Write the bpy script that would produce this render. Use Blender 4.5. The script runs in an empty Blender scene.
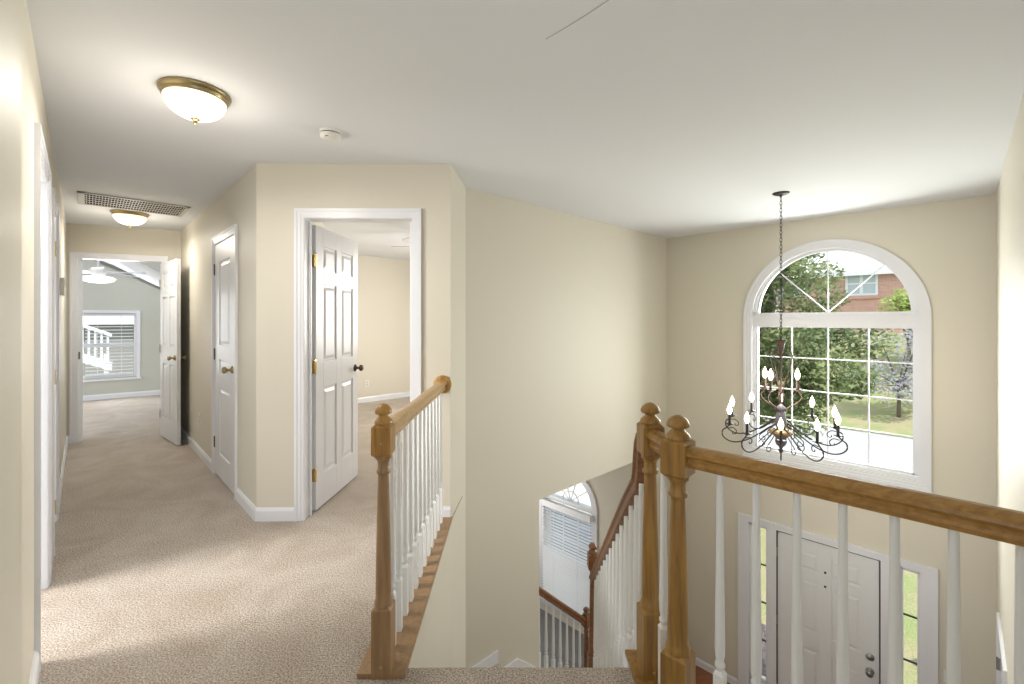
import bpy, bmesh, math, random
from mathutils import Matrix, Vector
random.seed(7)
S = bpy.context.scene
PI = math.pi

# ---------------------------------------------------------------- camera
H = 2.44          # upper ceiling height
EYE = 1.369
LOW = -2.94       # foyer floor
cam_data = bpy.data.cameras.new('camera')
cam = bpy.data.objects.new('camera', cam_data)
S.collection.objects.link(cam)
cam.location = (0, 0, EYE)
cam.rotation_euler = (PI / 2, 0, 0)
cam_data.sensor_width = 36
cam_data.lens = 450 / 1024 * 36
cam_data.shift_y = -22 / 1024
cam_data.clip_start = 0.02
cam_data.clip_end = 400
S.camera = cam

# ---------------------------------------------------------------- world, sun, large lights, exposure
w = bpy.data.worlds.new('sky'); S.world = w; w.use_nodes = True
bg = w.node_tree.nodes['Background']
bg.inputs['Color'].default_value = (0.86, 0.93, 1.0, 1)
bg.inputs['Strength'].default_value = 1.2
S.view_settings.view_transform = 'Standard'
S.view_settings.look = 'None'
S.view_settings.exposure = 0.50
S.view_settings.gamma = 1.0
S.view_settings.use_curve_mapping = False

def lamp(name, kind, loc, energy, color=(1, 1, 1), aim=None, size=None, size_y=None, radius=None):
    d = bpy.data.lights.new(name, kind); o = bpy.data.objects.new(name, d)
    S.collection.objects.link(o); o.location = loc; d.energy = energy; d.color = color
    if aim is not None:
        o.rotation_euler = (Vector(aim) - Vector(loc)).to_track_quat('-Z', 'Y').to_euler()
    if size:
        d.size = size
        if size_y: d.shape = 'RECTANGLE'; d.size_y = size_y
    if radius is not None: d.shadow_soft_size = radius
    return o

sun = lamp('sun', 'SUN', (10, -10, 20), 3.4, (1.0, 0.95, 0.86), aim=(3.5, 1.5, 0))
sun.data.angle = 0.02
# window and doorway daylight, plus added fill lamps without a seen source
lamp('side_room_window_light', 'AREA', (-4.41, 1.05, 1.75), 130, (1.0, 0.97, 0.93), aim=(-1.5, 2.3, 0.0), size=0.85, size_y=1.5)
lamp('far_bedroom_window_light', 'AREA', (-7.015, 7.735, 1.15), 20, (0.97, 0.98, 1.0), aim=(-5.2, 5.8, 1.2), size=0.9, size_y=1.5)
lamp('bedroom_fill', 'AREA', (0.15, 6.3, 1.6), 50, (1.0, 0.97, 0.92), aim=(-1.8, 5.6, 0.7), size=1.2, size_y=1.3)  # added fill for the bedroom, stands in for an unseen window
lamp('foyer_window_light', 'AREA', (3.42, 5.12, 0.9), 80, (1.0, 0.99, 0.97), aim=(0.6, 1.9, 0.1), size=1.3, size_y=1.7)
lamp('living_room_fill', 'AREA', (-0.6, 6.2, -1.4), 13, (1.0, 0.98, 0.95), aim=(0.8, 5.6, -1.8), size=1.0, size_y=1.0)  # added fill inside the lower room to brighten the blinds
lamp('landing_fill', 'AREA', (0.15, -0.95, 1.3), 3, (1.0, 0.98, 0.95), aim=(0.2, 3.2, 2.2), size=1.2, size_y=1.0).data.specular_factor = 0.0  # added fill behind the camera, no window stands there

# ---------------------------------------------------------------- materials
def mat(name, col, rough=0.5, metal=0.0, bump=None, noise=None, emit=None, spec=0.5, trans=0.0, wood=None):
    m = bpy.data.materials.new(name); m.use_nodes = True
    nt = m.node_tree; b = nt.nodes['Principled BSDF']
    b.inputs['Base Color'].default_value = (*col, 1)
    b.inputs['Roughness'].default_value = rough
    b.inputs['Metallic'].default_value = metal
    b.inputs['Specular IOR Level'].default_value = spec
    b.inputs['Transmission Weight'].default_value = trans
    if emit:
        b.inputs['Emission Color'].default_value = (*emit[0], 1)
        b.inputs['Emission Strength'].default_value = emit[1]
    tc = nt.nodes.new('ShaderNodeTexCoord')
    if noise:                       # (scale, detail, second colour, lo, hi)
        n = nt.nodes.new('ShaderNodeTexNoise'); n.inputs['Scale'].default_value = noise[0]; n.inputs['Detail'].default_value = noise[1]
        nt.links.new(tc.outputs['Object'], n.inputs['Vector'])
        r = nt.nodes.new('ShaderNodeValToRGB')
        r.color_ramp.elements[0].position = noise[3]; r.color_ramp.elements[0].color = (*noise[2], 1)
        r.color_ramp.elements[1].position = noise[4]; r.color_ramp.elements[1].color = (*col, 1)
        nt.links.new(n.outputs['Fac'], r.inputs['Fac']); nt.links.new(r.outputs['Color'], b.inputs['Base Color'])
    if wood:                        # (second colour, stretch xyz)
        mp = nt.nodes.new('ShaderNodeMapping'); mp.inputs['Scale'].default_value = wood[1]
        n = nt.nodes.new('ShaderNodeTexNoise'); n.inputs['Scale'].default_value = 5; n.inputs['Detail'].default_value = 6
        n.inputs['Roughness'].default_value = 0.6; n.inputs['Distortion'].default_value = 0.4
        nt.links.new(tc.outputs['Object'], mp.inputs['Vector']); nt.links.new(mp.outputs['Vector'], n.inputs['Vector'])
        r = nt.nodes.new('ShaderNodeValToRGB')
        r.color_ramp.elements[0].position = 0.36; r.color_ramp.elements[0].color = (*wood[0], 1)
        r.color_ramp.elements[1].position = 0.62; r.color_ramp.elements[1].color = (*col, 1)
        nt.links.new(n.outputs['Fac'], r.inputs['Fac']); nt.links.new(r.outputs['Color'], b.inputs['Base Color'])
    if bump:                        # (scale, strength, distance)
        n2 = nt.nodes.new('ShaderNodeTexNoise'); n2.inputs['Scale'].default_value = bump[0]; n2.inputs['Detail'].default_value = 3
        nt.links.new(tc.outputs['Object'], n2.inputs['Vector'])
        bp = nt.nodes.new('ShaderNodeBump'); bp.inputs['Strength'].default_value = bump[1]; bp.inputs['Distance'].default_value = bump[2]
        nt.links.new(n2.outputs['Fac'], bp.inputs['Height']); nt.links.new(bp.outputs['Normal'], b.inputs['Normal'])
    return m

def carpet_mat(name, c1, c2, c3):
    m = bpy.data.materials.new(name); m.use_nodes = True
    nt = m.node_tree; b = nt.nodes['Principled BSDF']; L = nt.links.new
    b.inputs['Roughness'].default_value = 0.95; b.inputs['Specular IOR Level'].default_value = 0.1
    b.inputs['Sheen Weight'].default_value = 0.15
    tc = nt.nodes.new('ShaderNodeTexCoord')
    n = nt.nodes.new('ShaderNodeTexNoise'); n.inputs['Scale'].default_value = 150; n.inputs['Detail'].default_value = 4; n.inputs['Roughness'].default_value = 0.75
    r = nt.nodes.new('ShaderNodeValToRGB'); e = r.color_ramp.elements
    e[0].position = 0.36; e[0].color = (*c1, 1); e[1].position = 0.62; e[1].color = (*c2, 1)
    n2 = nt.nodes.new('ShaderNodeTexNoise'); n2.inputs['Scale'].default_value = 2.6; n2.inputs['Detail'].default_value = 4; n2.inputs['Distortion'].default_value = 1.2
    r2 = nt.nodes.new('ShaderNodeValToRGB'); e = r2.color_ramp.elements
    e[0].position = 0.35; e[0].color = (*c3, 1); e[1].position = 0.65; e[1].color = (1, 1, 1, 1)
    mx = nt.nodes.new('ShaderNodeMix'); mx.data_type = 'RGBA'; mx.blend_type = 'MULTIPLY'; mx.inputs['Factor'].default_value = 1
    L(tc.outputs['Object'], n.inputs['Vector']); L(tc.outputs['Object'], n2.inputs['Vector'])
    L(n.outputs['Fac'], r.inputs['Fac']); L(n2.outputs['Fac'], r2.inputs['Fac'])
    L(r.outputs['Color'], mx.inputs[6]); L(r2.outputs['Color'], mx.inputs[7]); L(mx.outputs[2], b.inputs['Base Color'])
    bp = nt.nodes.new('ShaderNodeBump'); bp.inputs['Strength'].default_value = 0.7; bp.inputs['Distance'].default_value = 0.008
    L(n.outputs['Fac'], bp.inputs['Height']); L(bp.outputs['Normal'], b.inputs['Normal'])
    return m

def brick_mat():
    m = bpy.data.materials.new('brick'); m.use_nodes = True
    nt = m.node_tree; b = nt.nodes['Principled BSDF']; L = nt.links.new
    b.inputs['Roughness'].default_value = 0.9
    tc = nt.nodes.new('ShaderNodeTexCoord'); mp = nt.nodes.new('ShaderNodeMapping')
    mp.inputs['Rotation'].default_value = (PI / 2, 0, 0)
    t = nt.nodes.new('ShaderNodeTexBrick'); t.inputs['Scale'].default_value = 1.0
    t.inputs['Brick Width'].default_value = 0.22; t.inputs['Row Height'].default_value = 0.075; t.inputs['Mortar Size'].default_value = 0.008
    t.inputs['Color1'].default_value = (0.56, 0.29, 0.23, 1); t.inputs['Color2'].default_value = (0.66, 0.38, 0.31, 1); t.inputs['Mortar'].default_value = (0.62, 0.5, 0.44, 1)
    L(tc.outputs['Object'], mp.inputs['Vector']); L(mp.outputs['Vector'], t.inputs['Vector']); L(t.outputs['Color'], b.inputs['Base Color'])
    return m

def glass_mat():
    m = bpy.data.materials.new('window_glass'); m.use_nodes = True
    nt = m.node_tree; nt.nodes.clear(); L = nt.links.new
    o = nt.nodes.new('ShaderNodeOutputMaterial'); t = nt.nodes.new('ShaderNodeBsdfTransparent'); g = nt.nodes.new('ShaderNodeBsdfGlossy')
    g.inputs['Roughness'].default_value = 0.02; t.inputs['Color'].default_value = (0.97, 0.99, 0.98, 1)
    f = nt.nodes.new('ShaderNodeFresnel'); f.inputs['IOR'].default_value = 1.10
    x = nt.nodes.new('ShaderNodeMixShader'); L(f.outputs['Fac'], x.inputs['Fac']); L(t.outputs[0], x.inputs[1]); L(g.outputs[0], x.inputs[2]); L(x.outputs[0], o.inputs['Surface'])
    return m

def leaf_mat(name, a, b_, scale=3.0):
    m = bpy.data.materials.new(name); m.use_nodes = True
    nt = m.node_tree; b = nt.nodes['Principled BSDF']; L = nt.links.new
    b.inputs['Roughness'].default_value = 0.6
    tc = nt.nodes.new('ShaderNodeTexCoord'); n = nt.nodes.new('ShaderNodeTexNoise'); n.inputs['Scale'].default_value = scale; n.inputs['Detail'].default_value = 5
    r = nt.nodes.new('ShaderNodeValToRGB'); e = r.color_ramp.elements
    e[0].position = 0.38; e[0].color = (*a, 1); e[1].position = 0.62; e[1].color = (*b_, 1)
    L(tc.outputs['Object'], n.inputs['Vector']); L(n.outputs['Fac'], r.inputs['Fac']); L(r.outputs['Color'], b.inputs['Base Color'])
    tr = nt.nodes.new('ShaderNodeBsdfTranslucent'); L(r.outputs['Color'], tr.inputs['Color'])
    mx = nt.nodes.new('ShaderNodeMixShader'); mx.inputs['Fac'].default_value = 0.4
    L(b.outputs[0], mx.inputs[1]); L(tr.outputs[0], mx.inputs[2]); L(mx.outputs[0], nt.nodes['Material Output'].inputs['Surface'])
    return m

M = dict(
    wall=mat('cream_wall_paint', (0.71, 0.67, 0.575), 0.5, bump=(180, 0.04, 0.002), spec=0.3),
    wall_grey=mat('grey_green_wall_paint', (0.56, 0.56, 0.50), 0.5, spec=0.3),
    ceiling=mat('white_ceiling_paint', (0.78, 0.80, 0.83), 0.85, bump=(90, 0.05, 0.002), spec=0.2),
    crack=mat('ceiling_hairline_crack', (0.36, 0.36, 0.36), 0.9),
    trim=mat('white_trim_paint', (0.80, 0.81, 0.85), 0.3),
    door=mat('white_door_paint', (0.77, 0.78, 0.81), 0.32),
    front_door=mat('white_front_door_paint', (0.78, 0.79, 0.80), 0.4),
    rubber=mat('black_weather_seal', (0.02, 0.02, 0.02), 0.6),
    carpet=carpet_mat('beige_carpet', (0.13, 0.105, 0.088), (0.82, 0.73, 0.63), (0.83, 0.79, 0.75)),
    grey_carpet=carpet_mat('grey_carpet', (0.12, 0.12, 0.12), (0.30, 0.30, 0.31), (0.8, 0.8, 0.8)),
    oak=mat('honey_oak', (0.50, 0.28, 0.07), 0.33, wood=((0.29, 0.14, 0.036), (9, 9, 0.7))),
    oak_gallery=mat('shaded_golden_oak', (0.36, 0.195, 0.045), 0.33, wood=((0.21, 0.11, 0.030), (9, 9, 0.7))),  # darker copy of the oak, backlit shade put into the colour
    oak_grail=mat('shaded_golden_handrail', (0.42, 0.235, 0.068), 0.28, wood=((0.29, 0.15, 0.038), (1.2, 12, 12))),  # handrail oak darkened too, gallery shade put into the colour
    oak_rail=mat('honey_oak_handrail', (0.56, 0.36, 0.16), 0.30, wood=((0.42, 0.25, 0.095), (1.2, 12, 12))),
    oak_turned=mat('oak_turned', (0.36, 0.225, 0.115), 0.36, wood=((0.27, 0.16, 0.08), (9, 9, 0.7))),
    dark_oak=mat('brown_stair_wood', (0.27, 0.125, 0.058), 0.36, wood=((0.17, 0.075, 0.035), (2, 9, 9))),
    floorwood=mat('reddish_wood_floor', (0.33, 0.13, 0.06), 0.3, wood=((0.22, 0.08, 0.035), (1, 14, 1))),
    balu=mat('white_baluster_paint', (0.80, 0.81, 0.82), 0.35),
    brass=mat('antique_brass', (0.37, 0.30, 0.16), 0.3, metal=0.95),
    bright_brass=mat('polished_brass', (0.75, 0.56, 0.22), 0.22, metal=1.0),
    dark_bronze=mat('dark_bronze', (0.10, 0.07, 0.05), 0.35, metal=0.8),
    nickel=mat('satin_nickel', (0.30, 0.29, 0.28), 0.3, metal=0.9),
    iron=mat('black_wrought_iron', (0.045, 0.04, 0.042), 0.45, metal=0.5),
    rust=mat('rubbed_copper_brown', (0.075, 0.042, 0.032), 0.5, metal=0.1),
    slate=mat('dark_painted_wood', (0.13, 0.12, 0.15), 0.5),
    gold=mat('aged_gold_trim', (0.42, 0.29, 0.14), 0.4, metal=0.5),
    alab=mat('frosted_glass_shade', (0.95, 0.9, 0.78), 0.4, emit=((1.0, 0.86, 0.60), 0.8)),
    fanglass=mat('lit_fan_shade', (0.98, 0.95, 0.9), 0.4, emit=((1.0, 0.94, 0.84), 0.5)),
    bulb=mat('lit_candle_bulb', (1, 0.95, 0.85), 0.3, emit=((1.0, 0.88, 0.66), 7)),
    plastic=mat('white_plastic', (0.80, 0.80, 0.76), 0.4),
    slot=mat('dark_slot', (0.04, 0.04, 0.04), 0.7),
    vent=mat('vent_metal', (0.60, 0.58, 0.53), 0.5),
    filt=mat('black_filter', (0.008, 0.008, 0.007), 1.0, spec=0.0),  # near-black sheet that keeps the grille cells dark
    blind=mat('white_blind_slat', (0.82, 0.83, 0.85), 0.45),
    glass=glass_mat(),
    brick=brick_mat(),
    siding=mat('grey_siding', (0.26, 0.25, 0.24), 0.8),
    driveway=mat('shadow_toned_driveway', (0.09, 0.11, 0.17), 0.9),  # darkened blue-grey, ground shadow put into the colour
    shingle=mat('grey_roof_shingles', (0.78, 0.78, 0.80), 0.9, noise=(14, 4, (0.68, 0.68, 0.70), 0.35, 0.65)),
    housewin=mat('house_window_pane', (0.50, 0.56, 0.60), 0.2),
    grass=mat('lawn_grass', (0.27, 0.31, 0.13), 0.9, noise=(1.6, 8, (0.36, 0.32, 0.19), 0.40, 0.62), bump=(30, 0.8, 0.05)),
    concrete=mat('pale_concrete', (0.60, 0.59, 0.58), 0.9, noise=(3, 5, (0.50, 0.49, 0.48), 0.3, 0.7)),
    asphalt=mat('pale_street', (0.44, 0.44, 0.46), 0.9, noise=(2, 6, (0.38, 0.38, 0.40), 0.3, 0.7)),  # pale pavement colour, mottled at random
    porch=mat('porch_brick', (0.15, 0.12, 0.12), 0.9, noise=(25, 5, (0.06, 0.05, 0.06), 0.4, 0.6)),
    bark=mat('tree_bark', (0.16, 0.12, 0.09), 0.9, bump=(14, 0.8, 0.03)),
    leaf=leaf_mat('broad_green_leaves', (0.10, 0.15, 0.06), (0.32, 0.37, 0.17), 1.6),
    leaf2=leaf_mat('yellow_green_leaves', (0.26, 0.36, 0.09), (0.48, 0.55, 0.18), 2.0),
    leaf3=leaf_mat('grey_dry_twigs', (0.34, 0.33, 0.36), (0.62, 0.62, 0.66), 1.5),
    hedge=leaf_mat('dark_shrub_leaves', (0.05, 0.09, 0.04), (0.14, 0.20, 0.08), 4),
)

# ---------------------------------------------------------------- mesh helpers
class MB:
    def __init__(s, T=None): s.v = []; s.f = []; s.sm = []; s.T = T or Matrix()
    def add(s, vs, fs, smooth=False, T=None):
        n = len(s.v); T = s.T @ (T or Matrix())
        s.v += [tuple(T @ Vector(p)) for p in vs]
        s.f += [tuple(n + i for i in f) for f in fs]; s.sm += [smooth] * len(fs); return s
    def box(s, x0, x1, y0, y1, z0, z1, T=None):
        return s.add([(x, y, z) for z in (z0, z1) for y in (y0, y1) for x in (x0, x1)],
                     [(0, 1, 3, 2), (4, 6, 7, 5), (0, 4, 5, 1), (2, 3, 7, 6), (0, 2, 6, 4), (1, 5, 7, 3)], T=T)
    def prism(s, poly, a, b, axis='z', T=None, smooth=False):
        k = len(poly)
        def P(p, h): return {'z': (p[0], p[1], h), 'y': (p[0], h, p[1]), 'x': (h, p[0], p[1])}[axis]
        vs = [P(p, a) for p in poly] + [P(p, b) for p in poly]
        fs = [tuple(range(k))[::-1], tuple(range(k, 2 * k))] + [(i, (i + 1) % k, k + (i + 1) % k, k + i) for i in range(k)]
        return s.add(vs, fs, smooth, T)
    def lathe(s, prof, n=20, T=None, c=(0, 0), caps=True, smooth=True):
        vs = [(c[0] + r * math.cos(2 * PI * k / n), c[1] + r * math.sin(2 * PI * k / n), z) for r, z in prof for k in range(n)]
        fs = [(j * n + k, j * n + (k + 1) % n, (j + 1) * n + (k + 1) % n, (j + 1) * n + k) for j in range(len(prof) - 1) for k in range(n)]
        s.add(vs, fs, smooth, T)
        if caps:
            m = len(prof) - 1
            s.add([vs[k] for k in range(n)], [tuple(range(n))[::-1]], False, T)
            s.add([vs[m * n + k] for k in range(n)], [tuple(range(n))], False, T)
        return s
    def loft(s, rings, smooth=True, closed=True, T=None):
        n = len(rings[0]); vs = [p for r in rings for p in r]
        fs = [(j * n + k, j * n + (k + 1) % n, (j + 1) * n + (k + 1) % n, (j + 1) * n + k) for j in range(len(rings) - 1) for k in range(n)]
        if closed: fs += [tuple(range(n))[::-1], tuple(range((len(rings) - 1) * n, len(rings) * n))]
        return s.add(vs, fs, smooth, T)
    def tube(s, pts, r, n=8, T=None):
        P = [Vector(p) for p in pts]; rings = []; up = Vector((0, 0, 1))
        for i, p in enumerate(P):
            t = (P[min(i + 1, len(P) - 1)] - P[max(i - 1, 0)]).normalized()
            a = t.cross(up)
            if a.length < 0.05: a = t.cross(Vector((1, 0.3, 0)))
            a.normalize(); b = a.cross(t)
            rr = r[i] if isinstance(r, (list, tuple)) else r
            rings.append([tuple(p + rr * (math.cos(2 * PI * k / n) * a + math.sin(2 * PI * k / n) * b)) for k in range(n)])
        return s.loft(rings, True, True, T)
    def build(s, name, m, parent=None, bevel=0, loc=None, rot=None):
        me = bpy.data.meshes.new(name); me.from_pydata(s.v, [], s.f)
        me.polygons.foreach_set('use_smooth', s.sm)
        bm = bmesh.new(); bm.from_mesh(me); bmesh.ops.recalc_face_normals(bm, faces=bm.faces); bm.to_mesh(me); bm.free()
        me.materials.append(m)
        o = bpy.data.objects.new(name, me); S.collection.objects.link(o)
        if parent: o.parent = parent
        if loc is not None: o.location = loc
        if rot is not None: o.rotation_euler = (0, 0, rot)
        if bevel:
            b = o.modifiers.new('edge', 'BEVEL'); b.width = bevel; b.segments = 2; b.limit_method = 'ANGLE'; b.angle_limit = 0.9
        return o

def tag(o, label=None, cat=None, group=None, kind=None):
    if label: o['label'] = label
    if cat: o['category'] = cat
    if group: o['group'] = group
    if kind: o['kind'] = kind
    return o
def empty(name, loc=(0, 0, 0), rot=0.0, **k):
    o = bpy.data.objects.new(name, None); S.collection.objects.link(o); o.location = loc; o.rotation_euler = (0, 0, rot)
    o.empty_display_size = 0.1
    return tag(o, **k)
def copy_tree(o, parent=None):
    c = o.copy(); S.collection.objects.link(c); c.parent = parent
    for ch in [x for x in S.objects if x.parent == o]: copy_tree(ch, c)
    return c
def struct(o, label=None): return tag(o, label, None, None, 'structure')

def frame(P, Q, toward=(0, 0)):
    """local x along the wall from P to Q, local y out of the wall to the side of «toward», local z up"""
    P = Vector((P[0], P[1])); Q = Vector((Q[0], Q[1])); d = (Q - P).normalized(); n = Vector((-d.y, d.x))
    if n.dot(Vector(toward) - P) < 0: n = -n
    return Matrix(((d.x, n.x, 0, P.x), (d.y, n.y, 0, P.y), (0, 0, 1, 0), (0, 0, 0, 1))), (Q - P).length

TH = 0.12
def wall(name, P, Q, z0, z1, holes=(), m='wall', toward=(0, 0), ext=(0, 0), arches=(), th=TH):
    """holes: (s0, s1, za, zb); arches: (centre s, radius, spring z) open half circles"""
    T, L = frame(P, Q, toward)
    mb = MB(T)
    hs = list(holes) + [(c - r, c + r, zs, zs + r) for c, r, zs in arches]
    xs = sorted(set([-ext[0], L + ext[1]] + [x for h in hs for x in h[:2]]))
    zs_ = sorted(set([z0, z1] + [z for h in hs for z in h[2:]]))
    for a, b in zip(xs, xs[1:]):
        run = None
        for c, d in zip(zs_, zs_[1:]):
            mx, mz = (a + b) / 2, (c + d) / 2
            if any(h[0] < mx < h[1] and h[2] < mz < h[3] for h in hs):
                if run: mb.box(a, b, -th, 0, run[0], run[1]); run = None
            else: run = (run[0], d) if run else (c, d)
        if run: mb.box(a, b, -th, 0, run[0], run[1])
    for c, r, zsp in arches:
        n = 24
        for i in range(n):
            a0, a1 = PI * i / n, PI * (i + 1) / n
            p0 = (c + r * math.cos(a0), zsp + r * math.sin(a0)); p1 = (c + r * math.cos(a1), zsp + r * math.sin(a1))
            mb.prism([p0, (p0[0], zsp + r + 0.0001), (p1[0], zsp + r + 0.0001), p1], -th, 0, 'y')
    return struct(mb.build(name, M[m])), T

def baseboard(name, T, runs, z=0.0):
    mb = MB(T)
    for a, b in runs:
        mb.prism([(0, z), (0.015, z), (0.015, z + 0.07), (0.010, z + 0.082), (0.006, z + 0.09), (0, z + 0.09)], a, b, 'x')
    return struct(mb.build(name, M['trim']))

def casing_bm(T, s0, s1, z0, z1, w=0.062, th=0.018):
    """outer box s0..s1, top z1; stepped trim on three sides"""
    mb = MB(T)
    for (a, b, t) in ((0, 0.020, th), (0.020, 0.044, th * 0.72), (0.044, w, th * 0.5)):
        mb.box(s0 + a, s0 + b, 0, t, z0, z1 - a); mb.box(s1 - b, s1 - a, 0, t, z0, z1 - a)
        mb.box(s0 + b, s1 - b, 0, t, z1 - b, z1 - a)
    return mb

def door_frame(T, s0, s1, z0, z1, w=0.062, depth=TH, stop=0.5):
    """casing on the near side, jambs and head in the wall thickness"""
    mb = casing_bm(T, s0, s1, z0, z1, w)
    a, b, t = s0 + w - 0.014, s1 - w + 0.014, z1 - w + 0.014
    mb.box(a, a + 0.018, -depth, 0.004, z0, t); mb.box(b - 0.018, b, -depth, 0.004, z0, t); mb.box(a + 0.018, b - 0.018, -depth, 0.004, t - 0.018, t)
    return mb

def leaf_door(w, h, cols, rows, th=0.035, field=True):
    """door leaf, local x from hinge, y thickness (0..th), z up. rows: list of (z0,z1); cols: list of (x0,x1)"""
    mb = MB()
    xs = [0] + [x for c in cols for x in c] + [w]; zs = [0] + [z for r in rows for z in r] + [h]
    for i in range(0, len(xs), 2): mb.box(xs[i], xs[i + 1], 0, th, 0, h)
    for (a, b) in cols:
        for i in range(0, len(zs), 2): mb.box(a, b, 0, th, zs[i], zs[i + 1])
        for (c, d) in rows:
            mb.box(a, b, 0.009, th - 0.009, c, d)
            if field:
                for y0, y1 in ((0.009, 0.002), (th - 0.009, th - 0.002)):
                    i0, i1 = 0.018, 0.042
                    vs = [(a + i0, y0, c + i0), (b - i0, y0, c + i0), (b - i0, y0, d - i0), (a + i0, y0, d - i0),
                          (a + i1, y1, c + i1), (b - i1, y1, c + i1), (b - i1, y1, d - i1), (a + i1, y1, d - i1)]
                    mb.add(vs, [(4, 5, 6, 7), (0, 1, 5, 4), (1, 2, 6, 5), (2, 3, 7, 6), (3, 0, 4, 7), (0, 3, 2, 1)])
    return mb

SIX = [(0.23, 0.86), (1.05, 1.62), (1.72, 1.90)]
def knob_bm(x, z, side, th=0.035):
    mb = MB()
    T = Matrix.Translation((x, th if side > 0 else 0, z)) @ Matrix.Rotation(-PI / 2 * side, 4, 'X')
    mb.lathe([(0.031, 0), (0.031, 0.005), (0.022, 0.012), (0.011, 0.016), (0.010, 0.034), (0.018, 0.040), (0.026, 0.050), (0.027, 0.060), (0.020, 0.069), (0.0005, 0.072)], 20, T)
    return mb
def hinge_bm(z, y=0.0):
    mb = MB()
    mb.lathe([(0.007, z - 0.045), (0.007, z + 0.045)], 10, None, (-0.006, y))
    mb.lathe([(0.009, z + 0.045), (0.004, z + 0.055)], 10, None, (-0.006, y))
    mb.box(-0.004, 0.0, y - 0.004, y + 0.031, z - 0.044, z + 0.044)
    mb.box(-0.022, -0.005, y - 0.002, y + 0.002, z - 0.044, z + 0.044)
    return mb

# ---------------------------------------------------------------- plan points
A = (-1.743, 3.07); B = (-0.422, 3.09); C = (-0.376, 3.64); D = (2.028, 5.907); E = (4.114, 3.825); F = (0.42, 0.135)
R = (-3.98, 5.41); L = (-4.933, 4.98); N0 = (-1.001, 0.85)

# ---------------------------------------------------------------- floors and ceilings
deck = [(-0.75, -0.9), (0.75, -0.9), (1.25, 0.93), (0.655, 1.535), (0.640, 1.80), (0.475, 1.80), (0.475, 1.77), (-0.415, 1.77), (-0.415, 3.09), (-0.378, 3.64),
        (1.58, 5.50), (-1.0, 8.15), (-3.2, 10.4), (-9.6, 6.2), (-5.3, 1.6), (-2.6, -1.3)]
mb = MB(); mb.prism(deck, -0.010, 0.0)
struct(mb.build('floor_carpet', M['carpet']), 'speckled beige wall-to-wall carpet of the upper hall and bedrooms')
mb = MB(); mb.prism(deck, -0.32, -0.010)
struct(mb.build('floor_slab', M['wall']), 'cream painted edge of the upper floor around the stairwell')
ceil_poly = [(-4.6, -1.4), (-0.8, -3.2), (2.6, -1.2), (5.4, 3.9), (2.1, 6.35), (1.75, 5.8), (-0.9, 9.0), (-3.1, 7.5), (-4.0, 5.52), (-5.02, 5.06), (-7.2, 2.9)]
mb = MB(); mb.prism(ceil_poly, H, H + 0.2)
ceiling = struct(mb.build('ceiling', M['ceiling']), 'smooth white ceiling over hall and stairwell')
mb = MB()
pts = [(0.13, 1.715), (0.19, 1.655), (0.255, 1.585), (0.319, 1.511), (0.36, 1.46)]
for p, q in zip(pts, pts[1:]):
    d = Vector((q[0] - p[0], q[1] - p[1])).normalized() * 0.0013; n = (-d.y, d.x)
    mb.prism([(p[0] - n[0], p[1] - n[1]), (q[0] - n[0], q[1] - n[1]), (q[0] + n[0], q[1] + n[1]), (p[0] + n[0], p[1] + n[1])], H - 0.0008, H + 0.001)
mb.build('hairline_crack', M['crack'], ceiling)
mb = MB(); mb.prism([(-3.0, 3.4), (1.1, -1.2), (5.2, 3.4), (2.1, 6.05), (1.66, 5.57), (-0.37, 3.66)], LOW - 0.15, LOW)
struct(mb.build('floor_foyer', M['floorwood']), 'reddish brown wood floor of the foyer below')

mb = MB(); mb.prism([(-0.37, 3.66), (1.66, 5.57), (-1.2, 8.5), (-3.4, 5.6), (-2.4, 3.5)], LOW - 0.15, LOW)
struct(mb.build('floor_living_room', M['grey_carpet']), 'grey carpet of the room below the stair wall')
# ---------------------------------------------------------------- walls
# left wall of the hall with two doors
wl, TL = wall('wall_left', N0, L, 0, H, holes=((1.291, 2.00, 0, 2.075), (2.478, 3.046, 0, 2.075)), ext=(1.25, 0))
mb = MB(TL); mb.box(-0.6, 0.33, 0, 0.028, 0, H); mb.build('pilaster', M['wall'], None); struct(S.objects['pilaster']); S.objects['pilaster'].name = 'trim_1'
baseboard('baseboard_left', TL, [(3.107, 5.70), (2.06, 2.417), (0.33, 1.23)])
# end wall
we, TE = wall('wall_end', L, R, 0, H, holes=((0.097, 0.852, 0, 2.06),), ext=(0.1, 0.1))
baseboard('baseboard_end', TE, [(0, 0.03), (0.921, 1.04)])
# right wall of the hall
wr, TR = wall('wall_hall_right', A, R, 0, H, holes=((0.581, 1.304, 0, 2.045),), ext=(0, 0.1))
baseboard('baseboard_hall_right', TR, [(0, 0.519), (1.366, 3.23)])
# angled wall with the bedroom door
wa, TA = wall('wall_angled', A, B, 0, H, holes=((0.323, 1.060, 0, 2.068),))
baseboard('baseboard_angled', TA, [(0, 0.261), (1.122, 1.321)])
# wall end strip and stair wall
struct(MB().prism([B, C, (-0.376 - 0.087, 3.72), (-0.53, 3.60), (-0.53, 3.09)], -0.32, H).build('wall_strip', M['wall']))
# face of the stairwell under the left railing
struct(MB().prism([(-0.415, 1.60), (-0.415, 3.09), C, (-0.55, 3.70), (-0.55, 1.60)], LOW, -0.32).build('wall_stairwell_side', M['wall']))
ws, TS = wall('wall_stair', C, D, LOW, H, holes=((0.866, 2.75, LOW, -0.322),), ext=(0, 0.0))
# foyer front wall
wf, TF = wall('wall_front', D, E, LOW, H, holes=((1.013, 2.482, -0.125, 1.40), (0.951, 2.529, LOW, -0.947)), arches=((1.7475, 0.7345, 1.40),), ext=(0.12, 0.12))
baseboard('baseboard_front', TF, [(0, 0.889), (2.591, 2.94)], LOW)
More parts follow.
